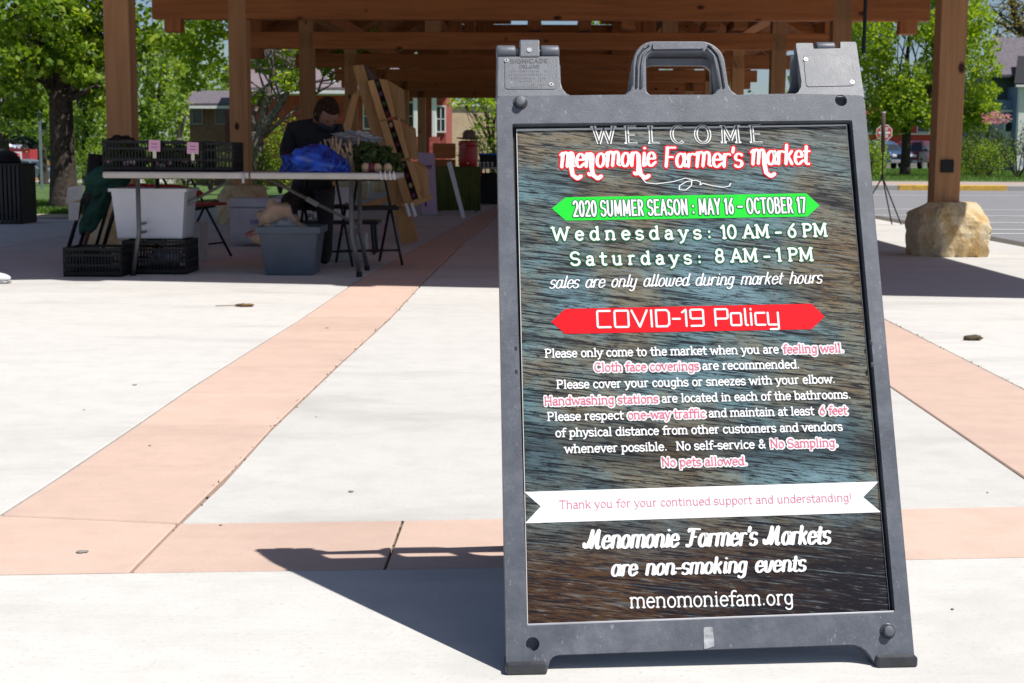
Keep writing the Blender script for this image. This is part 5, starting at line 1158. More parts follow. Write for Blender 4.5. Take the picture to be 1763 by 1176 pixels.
# ---- tripod in front of the street
c = G(1538, 388); Yt = c.y; o = Vector((AT(1523, 300, Yt).x, Yt+.1, 0))
t = thing('tripod_stand', 'thin dark tripod stand with a wrapped pole, between the sign and the boulder', 'tripod', o)
hz_ = AT(1523, 305, Yt).z; tz = AT(1523, 194, Yt).z
mb = MB(); mb.tube([(0, 0, hz_), (-.005, 0, AT(1523, 262, Yt).z)], .010, 8); mb.build('lower_pole', BLKM, t)
mb = MB(); mb.tube([(-.005, 0, AT(1523, 262, Yt).z), (-.02, 0, tz)], [.024, .028], 10); mb.build('wrapped_pole', mat('brown canvas wrap', (.06, .04, .03), .8), t, 0, True)
mb = MB(); mb.tube([(-.02, 0, tz), (-.02, 0, tz+.015)], .028, 10); mb.build('pole_cap', WHT, t)
for q, yy in (((1497, 352), .1), ((1539, 387), -.1), ((1555, 389), -.1)):
    e = AT(q[0], 300, Yt); ex = (e.x-o.x)*(1.25 if q[0] < 1500 else 1); mb = MB(); mb.tube([(0, 0, hz_), (ex, (-.1 if q[0] > 1500 else .35), .01)], .0085, 6); mb.build('leg', BLKM, t)
mb = MB(); mb.tube([(0, 0, hz_-.02), (0, 0, hz_+.03)], .02, 8); mb.build('hub', BLKM, t)
# ------------------------------------------------------------------ trees
def tree(label, name, x, y, h, tr, limbs, blobs, lsize, lm, bm_=BARK, group=None, z0=0, fork=.35, lean=(0, 0), seed=1, twigs=26):
    random.seed(seed); t = thing(name, label, 'tree', (x, y, z0), 0, group)
    fz = h*fork; fx, fy = lean[0], lean[1]
    mb = MB(); mb.tube([(0, 0, -.1), (0, 0, .12), (fx*.3, fy*.3, fz*.4), (fx, fy, fz), (fx*1.1, fy*1.1, fz+.15)], [tr*1.5, tr*1.08, tr*.92, tr*.85, tr*.5], 14); mb.build('trunk', bm_, t, 0, True)
    ends = []
    for (ax, ay, az, r0) in limbs:
        p0 = Vector((fx, fy, fz-.1)); p3 = Vector((ax, ay, az)); m1 = p0.lerp(p3, .35)+Vector((random.uniform(-.1, .1), random.uniform(-.1, .1), .12*(az-fz)*.3)); m2 = p0.lerp(p3, .7)+Vector((random.uniform(-.15, .15),)*2+(.1,))
        mb = MB(); mb.tube([p0, m1, m2, p3], [r0, r0*.75, r0*.5, r0*.2], 8); mb.build('limb', bm_, t, 0, True); ends += [m1, m2, p3]
    mb = MB()
    for i in range(twigs):
        s = random.choice(ends); b = random.choice(blobs) if blobs else (s.x+random.uniform(-1, 1), s.y, s.z+1, 1, 1, 1, 0)
        e = Vector((b[0]+random.uniform(-.6, .6)*b[3], b[1]+random.uniform(-.6, .6)*b[4], b[2]+random.uniform(-.6, .6)*b[5]))
        mid = s.lerp(e, .5)+Vector((random.uniform(-.15, .15), random.uniform(-.15, .15), .1)); mb.tube([s, mid, e], [tr*.14, tr*.09, tr*.03], 5, False)
    o = mb.build('twigs', bm_, t); o['kind'] = 'stuff'
    if blobs: leaves('crown', lm, t, blobs, lsize, .4, 'stuff')
    return t
def rblobs(n, c, s, r, dens, seed):
    random.seed(seed); out = []
    for i in range(n):
        p = [random.gauss(0, .45) for _ in range(3)]; q = random.uniform(.6, 1.3)*r
        out.append((c[0]+p[0]*s[0], c[1]+p[1]*s[1], c[2]+p[2]*s[2], q, q, q*.7, dens*q*q))
    return out
c = G(111, 361); Yt = c.y
# big maple on the left: limbs go up left, up, up right
def loc(px, py, Y, o): v = AT(px, py, Y)-o; return v
o = Vector((c.x, c.y, 0)); L_ = lambda px, py, dy=0: tuple(loc(px, py, Yt+dy, o))
limbs = [(*L_(20, 10), .11), (*L_(75, 60, .5), .10), (*L_(105, -40, -.3), .13), (*L_(150, -60, .6), .12), (*L_(178, 70, .2), .09), (*L_(172, 150, -.2), .07), (*L_(60, 110, -.5), .06)]
bl = []
for (px, py, r, d) in ((20, 20, .6, 520), (60, 50, .55, 480), (10, 80, .5, 420), (55, 105, .42, 330), (95, 20, .5, 380), (130, 45, .42, 330), (150, 95, .45, 380), (135, 130, .30, 200), (20, 150, .45, 300), (165, 30, .5, 420), (210, 60, .6, 520), (95, -60, 1.0, 1000), (0, -60, 1.0, 1000), (190, -60, 1.0, 1000), (115, 75, .3, 160), (40, 190, .3, 120), (165, 165, .28, 130)):
    v = L_(px, py, random.uniform(-.9, .9)); bl.append((*v, r, r, r*.62, d*1.5))
tree('large maple with thick dark trunk at the left, nearest tree on the lawn', 'maple_tree', c.x, c.y, 4, .20, limbs, bl, .11, LF_D, BARK, None, 0, .41, (.0, 0), 3)
# leaning tree behind the second post
o = Vector((AT(432, 300, 36).x, 36, 0)); L2_ = lambda px, py, dy=0: tuple(loc(px, py, 36+dy, o))
limbs = [(*L2_(505, 120), .12), (*L2_(470, 60, .3), .12), (*L2_(445, 110, .6), .08), (*L2_(560, 60, -.2), .08), (*L2_(590, 120, .4), .05), (*L2_(400, 40, .4), .08)]
bl = []
for (px, py, r, d) in ((345, 45, .55, 420), (380, 30, .5, 380), (350, 90, .45, 300), (310, 60, .4, 260), (440, 40, .45, 330), (470, 20, .5, 360), (500, 90, .38, 250), (460, 100, .33, 180), (500, 125, .35, 220), (560, 85, .4, 260), (590, 60, .45, 300), (445, 155, .22, 90), (580, 110, .28, 120), (380, 110, .3, 120), (330, 130, .3, 130), (420, -20, 1.0, 900), (340, -30, .9, 800), (520, 10, .9, 700), (600, 20, .7, 500)):
    r *= 1.3; v = L2_(px, py, random.uniform(-.8, .8)); bl.append((*v, r, r, r*.62, d*1.2))
tree('leaning two-stemmed tree with pale bark and yellow green leaves, behind the second post', 'maple_tree', o.x, o.y, 5, .22, limbs, bl, .15, LF_L, BARKP, None, gz(36), .28, (.15, 0), 5)
# right maple across the street
o = Vector((AT(1558, 300, 58).x, 58, .085)); L3 = lambda px, py, dy=0: tuple(loc(px, py, 58+dy, o))
limbs = [(*L3(1510, 140), .14), (*L3(1565, 60, .3), .18), (*L3(1610, 150, .6), .12), (*L3(1650, 90, -.6), .11), (*L3(1540, 170, -.6), .08)]
bl = []; random.seed(9)
for i in range(46):
    px = random.uniform(1490, 1705); top = 0; py = random.uniform(-70, 215)
    if px > 1665 and py > 150: py -= 60
    if abs(px-1562) < 20 and py > 190: py -= 40
    r = random.uniform(.65, 1.15); v = L3(px, py, random.uniform(-1.8, 1.8)); bl.append((*v, r, r, r*.75, 800*r*r))
for px, py in ((1700, 120), (1695, 160), (1690, 195), (1680, 215), (1700, 190), (1520, 205), (1595, 205), (1640, 215), (1660, 190)): bl.append((*L3(px, py, random.uniform(-.8, .8)), .6, .6, .42, 420))
tree('full green maple on the far lawn to the right of the sign', 'maple_tree', o.x, o.y, 6, .20, limbs, bl, .17, LF_L, BARK, None, .085, .33, (0, 0), 8, 60)
# bare tree beyond the blue house
o = Vector((AT(1745, 300, 105).x, 105, 0)); L4 = lambda px, py, dy=0: tuple(loc(px, py, 105+dy, o))
limbs = [(*L4(1728, -30), .28), (*L4(1790, 10), .22), (*L4(1712, 38), .14), (*L4(1740, -10), .14), (*L4(1763, 5, .5), .12), (*L4(1700, 10, .5), .10)]
tree('bare dark-limbed tree rising behind the blue house', 'bare_tree', o.x, o.y, 21, .32, limbs, [(*L4(1740, 55), 1.6, 1.2, 1.0, 240), (*L4(1725, 20), 1.6, 1.2, 1.2, 160), (*L4(1757, 25), 1.5, 1.2, 1.2, 170), (*L4(1765, -10), 2, 1.2, 1.2, 170)], .28, leaf_mat('sparse buds', [(.16, .14, .06), (.25, .22, .08), (.36, .28, .10)]), BARK, None, 0, .45, (.1, 0), 12, 40)
# tall trees on the left, far
random.seed(21)
FT = [(10, 62, 0, 'bushy green tree behind the dumpster at the far left', LF_M), (75, 74, -20, 'tall green tree behind the maple trunk', LF_D), (150, 66, 10, 'green tree seen right of the maple trunk', LF_M), (262, 60, 10, 'soft green tree between the first two posts', LF_M), (310, 88, 30, 'thin-leaved tree with sky behind, left of the second post', LF_L), (388, 96, 60, 'green tree behind the small brown house', LF_M)]
for i, (px, Y, ptop, lb, lm) in enumerate(FT):
    o = Vector((AT(px, 300, Y).x, Y, 0)); h = AT(px, ptop, Y).z; L5 = lambda a, b, dy=0: tuple(loc(a, b, Y+dy, o)); bl = []
    n = 15
    for k in range(n):
        py = random.uniform(ptop+10, 205 if i < 2 else 240); w_ = 46 if i < 3 else 36; qx = px+random.gauss(0, w_*.6); r = Y/62*random.uniform(.7, 1.2); v = L5(qx, py, random.uniform(-2, 2)); bl.append((*v, r, r, r*.8, 190))
    limbs = [(*L5(px-25, ptop+60), .12), (*L5(px+25, ptop+50), .12), (*L5(px, ptop+20), .14)]
    tree(lb, 'park_tree', o.x, o.y, h, .22, limbs, bl, .24, lm, BARKP if i == 4 else BARK, 'trees beyond the lawn', gz(Y)-.02, .3, (0, 0), 30+i, 20)
# pale trunk left of the small house
# backdrop of far woodland, read as one mass
bl = []; random.seed(33)
for k in range(70):
    x = -62+k*1.9+random.uniform(-1, 1); Y = random.uniform(128, 150); hgt = random.uniform(7, 13); 
    if 8 < x < 34: hgt *= .62
    for z in np.arange(2, hgt, 2.4): bl.append((x+random.uniform(-1.5, 1.5), Y, z, 2.6, 2.2, 2.0, 170))
o = leaves('distant_woodland', LF_M, None, bl, .6, .4, 'stuff'); setp(o, 'far band of mixed green trees behind all the houses', 'woodland')
# shrubs
def shrub(label, px, Y, w_, h, lm=LF_S, n=2200, size=.07, z0=None, group='garden shrubs', flowers=None):
    if z0 is None: z0 = gz(Y); h -= z0
    o = Vector((AT(px, 300, Y).x, Y, z0)); t = thing('shrub', label, 'shrub', o, 0, group); random.seed(int(px))
    bl = [(random.uniform(-.5, .5)*w_, random.uniform(-.3, .3)*w_, h*random.uniform(.35, .62), w_*.34, w_*.3, h*.38, n/7) for _ in range(7)]
    leaves('foliage', lm, t, bl, size, .3, 'stuff')
    mb = MB()
    for i in range(6): a = i*1.05; mb.tube([(0, 0, -.05), (math.cos(a)*w_*.15, math.sin(a)*w_*.15, h*.3), (math.cos(a)*w_*.35, math.sin(a)*w_*.25, h*.7)], [.03, .02, .008], 5)
    k = mb.build('stems', BARK, t); k['kind'] = 'stuff'
    if flowers:
        leaves('blossom', flowers, t, [(-w_*.36, -w_*.3, h*.86, w_*.16, w_*.12, h*.09, 260)], size*1.2, .3, 'stuff')
    return t
shrub('round green shrub just right of the first post, behind the crates', 258, 44, 1.3, 1.5, LF_M)
shrub('dark clipped shrub in front of the small brown house', 320, 50, 1.6, 1.6, LF_D)
shrub('grey green shrub under the brown house window', 362, 48, 1.6, 1.3, LF_S)
shrub('tall fresh green shrub behind the leaning tree', 482, 40, 1.4, 2.0, LF_L, 3200)
shrub('green shrub at the foot of the leaning tree', 440, 36, 1.0, 1.2, LF_M)
shrub('leafy green bush left of the third post top', 576, 42, 1.2, 1.9, LF_L)
shrub('dark bush right of the maple trunk', 160, 40, 1.4, 1.3, LF_D)
shrub('green bush right of the red cooler, in front of the pale brick building', 842, 44, 1.5, 1.9, LF_M, 3000)
shrub('yellow green bush behind the street sign, beside the plastic sign', 1494, 47, .9, 1.7, LF_L, 3000, .07, .085)
shrub('dark low hedge bush right of the lit post', 1668, 62, 2.6, 1.7, LF_D, 3600, .10, .085)
shrub('yellow green spreading bush in front of the dark hedge', 1682, 59, 2.4, 1.5, LF_L, 2600, .10, .085)
shrub('small round light green bush at the foot of the hedge', 1702, 56, .75, .6, LF_M, 900, .06, .085)
shrub('large grey green rhododendron with pink blossom in front of the blue house', 1752, 54, 3.4, 2.5, LF_S, 9000, .08, .085, 'garden shrubs', leaf_mat('pink petals', [(.55, .18, .38), (.68, .28, .5), (.75, .4, .6)]))
# ------------------------------------------------------------------ houses
BRICK = mat('red brick', (.40, .085, .07), .9, var=.25, scale=3, bmp=.3); BRN = mat('brown siding', (.22, .12, .08), .8); SHG = mat('grey shingles', (.15, .13, .15), .95, var=.25, scale=6, bmp=.4)
SHP = mat('purple grey shingles', (.22, .17, .19), .95, var=.2, scale=6); TANB = mat('pale brick', (.74, .54, .36), .9, var=.12, scale=2)
BLS = mat('blue siding', (.16, .24, .40), .8, var=.08); GLS = mat('grey blue siding', (.36, .42, .50), .8, var=.08); PINKW = mat('pink white siding', (.55, .38, .38), .8)
def window(parent, x, z, w_, h, Y, fm=WPAINT, mull=True):
    mb = MB(); 
    for q in ((x-w_/2-.06, x+w_/2+.06, z+h/2, z+h/2+.07), (x-w_/2-.06, x+w_/2+.06, z-h/2-.07, z-h/2), (x-w_/2-.06, x-w_/2, z-h/2, z+h/2), (x+w_/2, x+w_/2+.06, z-h/2, z+h/2)): mb.box(q[0], q[1], Y-.05, Y+.01, q[2], q[3])
    if mull: mb.box(x-.02, x+.02, Y-.04, Y, z-h/2, z+h/2); mb.box(x-w_/2, x+w_/2, Y-.04, Y, z-.02, z+.02)
    f = mb.build('window', fm, parent); mb = MB(); mb.box(x-w_/2, x+w_/2, Y-.02, Y-.005, z-h/2, z+h/2); mb.build('pane', GLASS, f); return f
def hbox(nm, parent, px0, px1, py0, py1, Y, dy, mt, zb=None, bev=0):
    o = parent.location; a = AT(px0, py0, Y)-o; b = AT(px1, py1, Y)-o; mb = MB(); mb.box(a.x, b.x, a.y, a.y+dy, (b.z if zb is None else zb), a.z); return mb.build(nm, mt, parent, bev)
def roof(nm, parent, px0, px1, py0, py1, Y, dy, mt, in0=0, in1=0):
    o = parent.location; a = AT(px0, py1, Y)-o; b = AT(px1, py1, Y)-o; c0 = AT(px0+in0, py0, Y+dy)-o; c1 = AT(px1-in1, py0, Y+dy)-o
    c0.x = AT(px0+in0, py0, Y+dy).x-o.x
    mb = MB(); mb.add([a, b, c1, c0, a+Vector((0, 0, .12)), b+Vector((0, 0, .12)), c1+Vector((0, 0, .12)), c0+Vector((0, 0, .12))], [(3, 2, 1, 0), (4, 5, 6, 7), (0, 1, 5, 4), (1, 2, 6, 5), (2, 3, 7, 6), (3, 0, 4, 7)]); return mb.build(nm, mt, parent)
# big brick house with white porch
Y = 66; t = thing('brick_house', 'long red brick house with white eaves and porch columns behind the pavilion', 'house', (AT(600, 300, Y).x, Y, 0))
hbox('wall', t, 428, 766, 162, 300, Y+2.2, 8, BRICK, -1.6); hbox('fascia', t, 424, 768, 155, 163, Y, .3, WPAINT, None, .02)
hbox('porch_ceiling', t, 424, 768, 161, 163, Y+.3, 2.0, WPAINT); roof('roof', t, 420, 772, 118, 155, Y, 6, SHP, 10, 40)
for px in (716, 748): hbox('column', t, px-5, px+3, 163, 236, Y+.2, .3, WPAINT, None, .03); hbox('column_base', t, px-9, px+8, 236, 300, Y+.1, .5, BRICK, -1.6)
hbox('porch_side', t, 750, 768, 165, 300, Y+1.6, .5, BRICK, -1.6)
o = t.location
for px, py, w_, h in ((700, 200, .6, 1.2), (759, 205, .35, 1.1), (640, 200, .7, 1.1)):
    v = AT(px, py, Y+2.15 if px != 759 else Y+1.55)-o; window(t, v.x, v.z, w_, h, v.y)
hbox('upper_wall', t, 430, 520, 60, 155, Y+4, 4, PINKW); roof('upper_roof', t, 424, 526, 20, 62, Y+3.6, 3, SHP, 20, 20)
for px in (455, 482): v = AT(px, 112, Y+3.98)-o; window(t, v.x, v.z, .55, .75, v.y)
mb = MB(); a = AT(560, 128, Y+1)-o; b = AT(590, 155, Y+1)-o; mb.beam(a, b, .15, .28, (0, 1, 0)); mb.build('gable_trim', WPAINT, t)
hbox('chimney', t, 638, 655, 90, 130, Y+6, .8, BRICK)
# small brown house
Y = 72; t = thing('brown_house', 'low brown house with white eaves between the first two posts', 'house', (AT(360, 300, Y).x, Y, 0)); o = t.location
hbox('wall', t, 326, 392, 187, 300, Y+.6, 6, BRN, -1.6); hbox('fascia', t, 322, 394, 181, 187, Y, .2, WPAINT); roof('roof', t, 320, 396, 160, 182, Y, 4, SHG, 14, 0)
for px in (340, 380): v = AT(px, 200, Y+.58)-o; window(t, v.x, v.z, .45, .7, v.y, mat('grey trim', (.3, .28, .26), .7), False)
hbox('door_frame', t, 387, 390, 186, 300, Y+.45, .1, mat('red trim', (.35, .04, .04), .7), -.1)
# pale brick building beyond the cooler
Y = 84; t = thing('pale_brick_building', 'pale tan brick building behind the red drink cooler', 'building', (AT(810, 300, Y).x, Y, 0)); o = t.location
hbox('wall', t, 768, 930, 184, 300, Y, 8, TANB, -1.6); hbox('cornice', t, 766, 932, 180, 184, Y-.1, .5, WPAINT)
bl = []; random.seed(44)
for q in ((838, 178, 1.0), (815, 172, .8), (850, 200, 1.0), (845, 230, 1.0), (856, 165, 1.1), (790, 176, .6), (852, 255, .9), (833, 215, .5)): v = AT(q[0], q[1], 62)-Vector((AT(848, 300, 62).x, 62, gz(62))); bl.append((*v, q[2], q[2], q[2]*.6, 90*q[2]))
v0 = Vector((AT(848, 300, 62).x, 62, gz(62))); tree('loose green tree in front of the pale brick building', 'park_tree', v0.x, v0.y, 4.5, .14, [(*(AT(838, 178, 62)-v0), .09), (*(AT(800, 180, 62)-v0), .07), (*(AT(856, 160, 62)-v0), .09)], bl, .2, LF_L, BARK, None, gz(62), .4, (0, 0), 55, 40)
# red building beyond the street
Y = 112; t = thing('red_building', 'long red building with white fascia seen through the right maple', 'building', (AT(1540, 300, Y).x, Y, 0)); o = t.location
hbox('wall', t, 1470, 1612, 210, 300, Y+.5, 10, mat('red siding', (.50, .05, .035), .8, var=.1), -.1); hbox('fascia', t, 1466, 1616, 205, 211, Y, .5, WPAINT); hbox('sill_band', t, 1470, 1612, 229, 232, Y+.3, .2, WPAINT)
hbox('roof_edge', t, 1466, 1616, 201, 205, Y+.1, 10, SHG); hbox('upper_wall', t, 1476, 1590, 183, 201, Y+4, 4, mat('pink red siding', (.52, .12, .10), .8))
for px in (1490, 1512, 1590): v = AT(px, 219, Y+.48)-o; window(t, v.x, v.z, .9, .7, v.y, WPAINT, False)
# board fence behind the cars: each board a part
Y = 101; t = thing('board_fence', 'weathered grey vertical board fence behind the parked cars', 'fence', (AT(1640, 300, Y).x, Y, 0)); o = t.location; FB = mat('weathered board', (.40, .36, .36), .9, var=.15)
a = AT(1500, 246, Y).x-o.x; b = AT(1698, 246, Y).x-o.x; n = 54; zt = AT(1600, 247, Y).z; first = None
for i in range(n):
    x = a+(b-a)*(i+.5)/n
    if first is None: mb = MB(); w_ = (b-a)/n; mb.box(-w_*.46, w_*.46, -.01, .01, 0, zt); first = mb.build('board', FB, t); k = first
    else: k = first.copy(); COL.objects.link(k)
    k.location = (x, random.uniform(-.006, .006), random.uniform(-.03, 0))
for z in (.35, zt-.3): mb = MB(); mb.box(a, b, .012, .06, z, z+.09); mb.build('fence_rail', FB, t)
# blue house at the right
Y = 80; t = thing('blue_house', 'two-storey blue house with grey shingle roof at the right edge', 'house', (AT(1740, 300, Y).x, Y, 0)); o = t.location
hbox('wall', t, 1706, 1830, 130, 300, Y+1.0, 8, mat('slate green siding', (.10, .14, .15), .8), -.1)
roof('roof', t, 1702, 1840, 68, 132, Y, 5, SHG, 6, 0); hbox('eave', t, 1702, 1840, 131, 134, Y, .9, mat('dark trim', (.05, .05, .06), .6))
hbox('porch_wall', t, 1716, 1755, 190, 300, Y+.2, .8, GLS, -.1); hbox('balcony', t, 1722, 1750, 172, 190, Y+.1, .9, BLS); hbox('porch_beam', t, 1714, 1757, 189, 193, Y+.05, .2, WPAINT)
hbox('side_bay', t, 1757, 1830, 148, 300, Y-1, 2, BLS, -.1); roof('bay_roof', t, 1746, 1840, 100, 147, Y-1.4, 2.2, mat('black shingles', (.02, .02, .025), .9), 6, 0); hbox('bay_trim', t, 1750, 1840, 146, 150, Y-1.42, .2, WPAINT)
hbox('corner_post', t, 1756, 1760, 150, 300, Y-1.05, .3, WPAINT, -.1)
hbox('transom', t, 1726, 1748, 195, 202, Y+.12, .06, mat('deep blue panel', (.02, .04, .22), .4)); hbox('porch_door', t, 1729, 1746, 205, 285, Y+.12, .06, WPAINT); hbox('door_pane', t, 1732, 1743, 211, 226, Y+.08, .05, GLASS)
for i, px in enumerate((1693, 1699, 1705, 1710)): hbox('downpipe', t, px-1.6, px+1.6, 220, 285, Y+.8, .15, [GLS, BLK, GLS, BLK][i], -.1)
hbox('lower_wall', t, 1690, 1716, 190, 300, Y+1.3, 2, mat('slate green siding', (.10, .14, .15), .8), -.1)
# ------------------------------------------------------------------ vehicles
def car(label, name, x, y, rz, col, kind='suv', z0=0, cat='car'):
    t = thing(name, label, cat, (x, y, z0), rz); PT = mat('paint '+name+str(col[0]), col, .25, .2, var=.03)
    if kind == 'suv': prof = [(-2.3, .38), (-2.32, .8), (-2.2, 1.02), (-1.3, 1.10), (-.75, 1.62), (-.3, 1.72), (1.6, 1.72), (2.2, 1.1), (2.3, .95), (2.32, .4)]; gh = [(-1.22, 1.10), (-.72, 1.56), (1.55, 1.60), (2.05, 1.12)]
    else: prof = [(-2.25, .30), (-2.3, .62), (-2.1, .78), (-1.1, .92), (-.35, 1.34), (.1, 1.44), (1.1, 1.42), (1.75, 1.02), (2.25, .95), (2.3, .35)]; gh = [(-1.0, .94), (-.35, 1.30), (1.05, 1.36), (1.62, 1.02)]
    W = .9
    def prism(p, w0, w1, zc):
        v = []; n = len(p)
        for s in (-1, 1):
            for a, z in p: ww = w0 if z <= zc else w0+(w1-w0)*(z-zc)/(p and (max(q[1] for q in p)-zc)); v.append((s*ww, a, z))
        return v, [tuple(range(n)), tuple(range(n, 2*n))[::-1]]+[(i, (i+1) % n, n+(i+1) % n, n+i) for i in range(n)]
    zc = 1.1 if kind == 'suv' else .95
    v, f = prism(prof, W, W*.76, zc); mb = MB(); mb.add(v, f); mb.build('body', PT, t, .07, seg=3, smooth=False)
    v, f = prism(gh, W*1.005, W*.80, zc); mb = MB(); mb.add(v, f); mb.build('side_windows', GLASS, t)
    a, b = gh[0], gh[1]; mb = MB(); mb.add([(-W*.86, a[0]-.10, a[1]), (W*.86, a[0]-.10, a[1]), (W*.72, b[0]-.09, b[1]), (-W*.72, b[0]-.09, b[1])], [(0, 1, 2, 3)]); mb.build('windscreen', GLASS, t)
    for yy in (-1.42, 1.42):
        for s in (-1, 1):
            mb = MB(); mb.tube([(s*.68, yy, .34), (s*.91, yy, .34)], .34, 20); w_ = mb.build('wheel', RUB, t, .02); mb = MB(); mb.tube([(s*.90, yy, .34), (s*.925, yy, .34)], .20, 14); mb.build('rim', GREY, w_)
    fz = .72 if kind == 'suv' else .60
    for s in (-1, 1):
        mb = MB(); mb.box(s*.62-.17, s*.62+.17, -2.36, -2.18, fz, fz+.17); mb.build('headlight', mat('lamp glass', (.75, .75, .78), .1), t, .03)
        mb = MB(); mb.box(s*.70-.1, s*.70+.1, 2.24, 2.34, fz+.1, fz+.34); mb.build('tail_light', mat('red lamp', (.5, .02, .02), .2), t, .02)
        mb = MB(); mb.box(s*1.0-.1, s*1.0+.1, -.95, -.8, fz+.36, fz+.5); mb.build('mirror', PT, t, .02)
    mb = MB(); mb.box(-.42, .42, -2.37, -2.3, fz, fz+.17); mb.build('grille', BLK, t, .01)
    mb = MB(); mb.box(-.86, .86, -2.38, -2.2, .36, .56); mb.build('bumper', mat('silver trim', (.45, .45, .47), .35, .5) if kind == 'suv' else PT, t, .03)
    mb = MB(); mb.box(-.15, .15, -2.395, -2.37, .42, .52); mb.build('number_plate', WHT, t)
    return t
c = AT(1524, 291, 88); car('blue sport utility vehicle parked left of the maple trunk across the lawn', 'parked_car', c.x, 90, R(25), (.05, .10, .20), 'suv', .07)
c = AT(1578, 291, 88); car('maroon sport utility vehicle parked right of the maple trunk across the lawn', 'parked_car', c.x+.4, 90.5, R(-28), (.14, .015, .03), 'suv', .07)
c = AT(60, 320, 44); car('silver grey car nosing out from behind the litter bin on the park road', 'parked_car', AT(110, 300, 91).x-2.2, 91.3, R(76), (.16, .19, .21), 'sedan', gz(88)-.05)
zt = AT(830, 288, Yh).z; zr = AT(830, 264, Yh).z; xa = AT(824, 300, Yh).x
t = thing('blue_rimmed_basket', 'dark wire basket with a bright blue rim on the table behind the sign', 'basket', (xa+.28, Yh+.36, zt+.002))
mb = MB(); mb.box(-.27, .27, -.15, .15, 0, zr-zt-.03); mb.build('basket_body', BLK, t, .01); mb = MB(); mb.box(-.28, .28, -.16, .16, zr-zt-.03, zr-zt); mb.build('rim', mat('bright blue plastic', (.03, .14, .60), .4), t, .01)
# dumpster with rubbish
Y = 98; t = thing('dumpster', 'open red dumpster with a white sign panel behind the silver car', 'dumpster', (AT(28, 300, Y).x, Y, gz(88)-.04)); o = t.location; DR = mat('dumpster red', (.40, .035, .045), .6, var=.15)
bx0, bx1 = AT(2, 300, Y).x-o.x-.4, AT(53, 300, Y).x-o.x; zg = gz(88)-.04; zt = AT(20, 257, Y).z-zg; mb = MB(); mb.taper((bx0+bx1)/2, .8, .1, zt, (bx1-bx0)/2*.97, .75, (bx1-bx0)/2, .8); mb.build('bin_body', DR, t, .02)
mb = MB(); mb.box(bx0-.04, bx1+.04, -.05, .02, zt-.03, zt+.05); mb.build('rim', mat('dark red rim', (.16, .02, .02), .6), t)
a = AT(22, 261, Y).x-o.x; b = AT(37.5, 261, Y).x-o.x; z1 = AT(22, 261, Y).z-zg; z0_ = AT(22, 281.5, Y).z-zg; mb = MB(); mb.box(a, b, -.03, -.006, z0_, z1); k = mb.build('sign_panel', WHT, t)
for i, (yy, w0, w1) in enumerate(((265.5, .15, .8), (270, .3, .85), (275.5, .35, .85))):
    v0 = AT(30, yy, Y).z-zg; mb = MB(); mb.add([(a+(b-a)*w0, -.034, v0+.05), (a+(b-a)*w1, -.034, v0-.10), (a+(b-a)*w1, -.034, v0+.0), (a+(b-a)*w0, -.034, v0+.16)] if i == 0 else [(a+(b-a)*w0, -.034, v0-.07), (a+(b-a)*w1, -.034, v0-.07), (a+(b-a)*w1, -.034, v0+.05), (a+(b-a)*w0, -.034, v0+.05)], [(0, 1, 2, 3)]); mb.build('printed_mark', mat('red ink', (.72, .012, .02), .45), k)
v = AT(46, 261, Y)-o; mb = MB(); mb.box(v.x-.08, v.x+.08, -.02, -.004, v.z-.04, v.z+.04); mb.build('yellow_sticker', mat('yellow sticker', (.7, .5, .02), .5), t)
for i, (px, py, mt_, r_) in enumerate(((17, 250, WHT, .20), (25, 247, mat('pale blue film', (.35, .42, .55), .4), .18), (10, 252, mat('tan board', (.4, .3, .22), .8), .16), (33, 254, mat('grey bag', (.28, .28, .34), .5), .17), (41, 250, BLK, .16))):
    c = AT(px, py, Y+.5); k = lumpy((0, 0, 0), (r_*1.8, r_*1.8, r_*1.4), 16, 10, .4, 1.6, i+50, False).build('rubbish_bag', mt_, None, 0, False, loc=(c.x, Y+.5, zt+zg+.05)); setp(k, ['white rubbish bag on the left of the dumpster heap', 'pale blue rubbish bag topmost on the dumpster heap', 'tan crumpled cardboard at the left rim of the dumpster', 'grey rubbish bag at the right of the dumpster heap', 'black rubbish bag at the right rim of the dumpster'][i], 'rubbish', 'rubbish heaped in the dumpster')
# dark shed / hedge behind dumpster
shrub('dark dense evergreen mass behind the dumpster', 30, 110, 6.0, 3.2, leaf_mat('dark conifer', [(.008, .014, .012), (.015, .028, .018), (.03, .05, .03)], .1), 14000, .22)
shrub('dark evergreen between the sign post and the maple trunk', 68, 108, 5.0, 3.4, leaf_mat('dark conifer', [(.008, .014, .012), (.015, .028, .018), (.03, .05, .03)], .1), 12000, .22)
# timber scrap by the road
c = AT(86, 285, 96); t = thing('wooden_sawhorse', 'broken tan wooden boards heaped behind the silver car', 'boards', (c.x, 96, gz(88)-.05)); 
for i, (p0, p1) in enumerate((((-.45, 0, 0), (-.1, 0, .62)), ((-.15, 0, .62), (.3, .1, .0)), ((-.5, .1, .12), (.5, .1, .08)), ((-.7, 0, .55), (.0, 0, .35)), ((.0, 0, .5), (.35, 0, .02)))):
    mb = MB(); mb.beam(Vector(p0)*2.2, Vector(p1)*2.2, .5 if i == 0 else .16, .06, (0, 1, 0)); mb.build('plank', PALE, t)
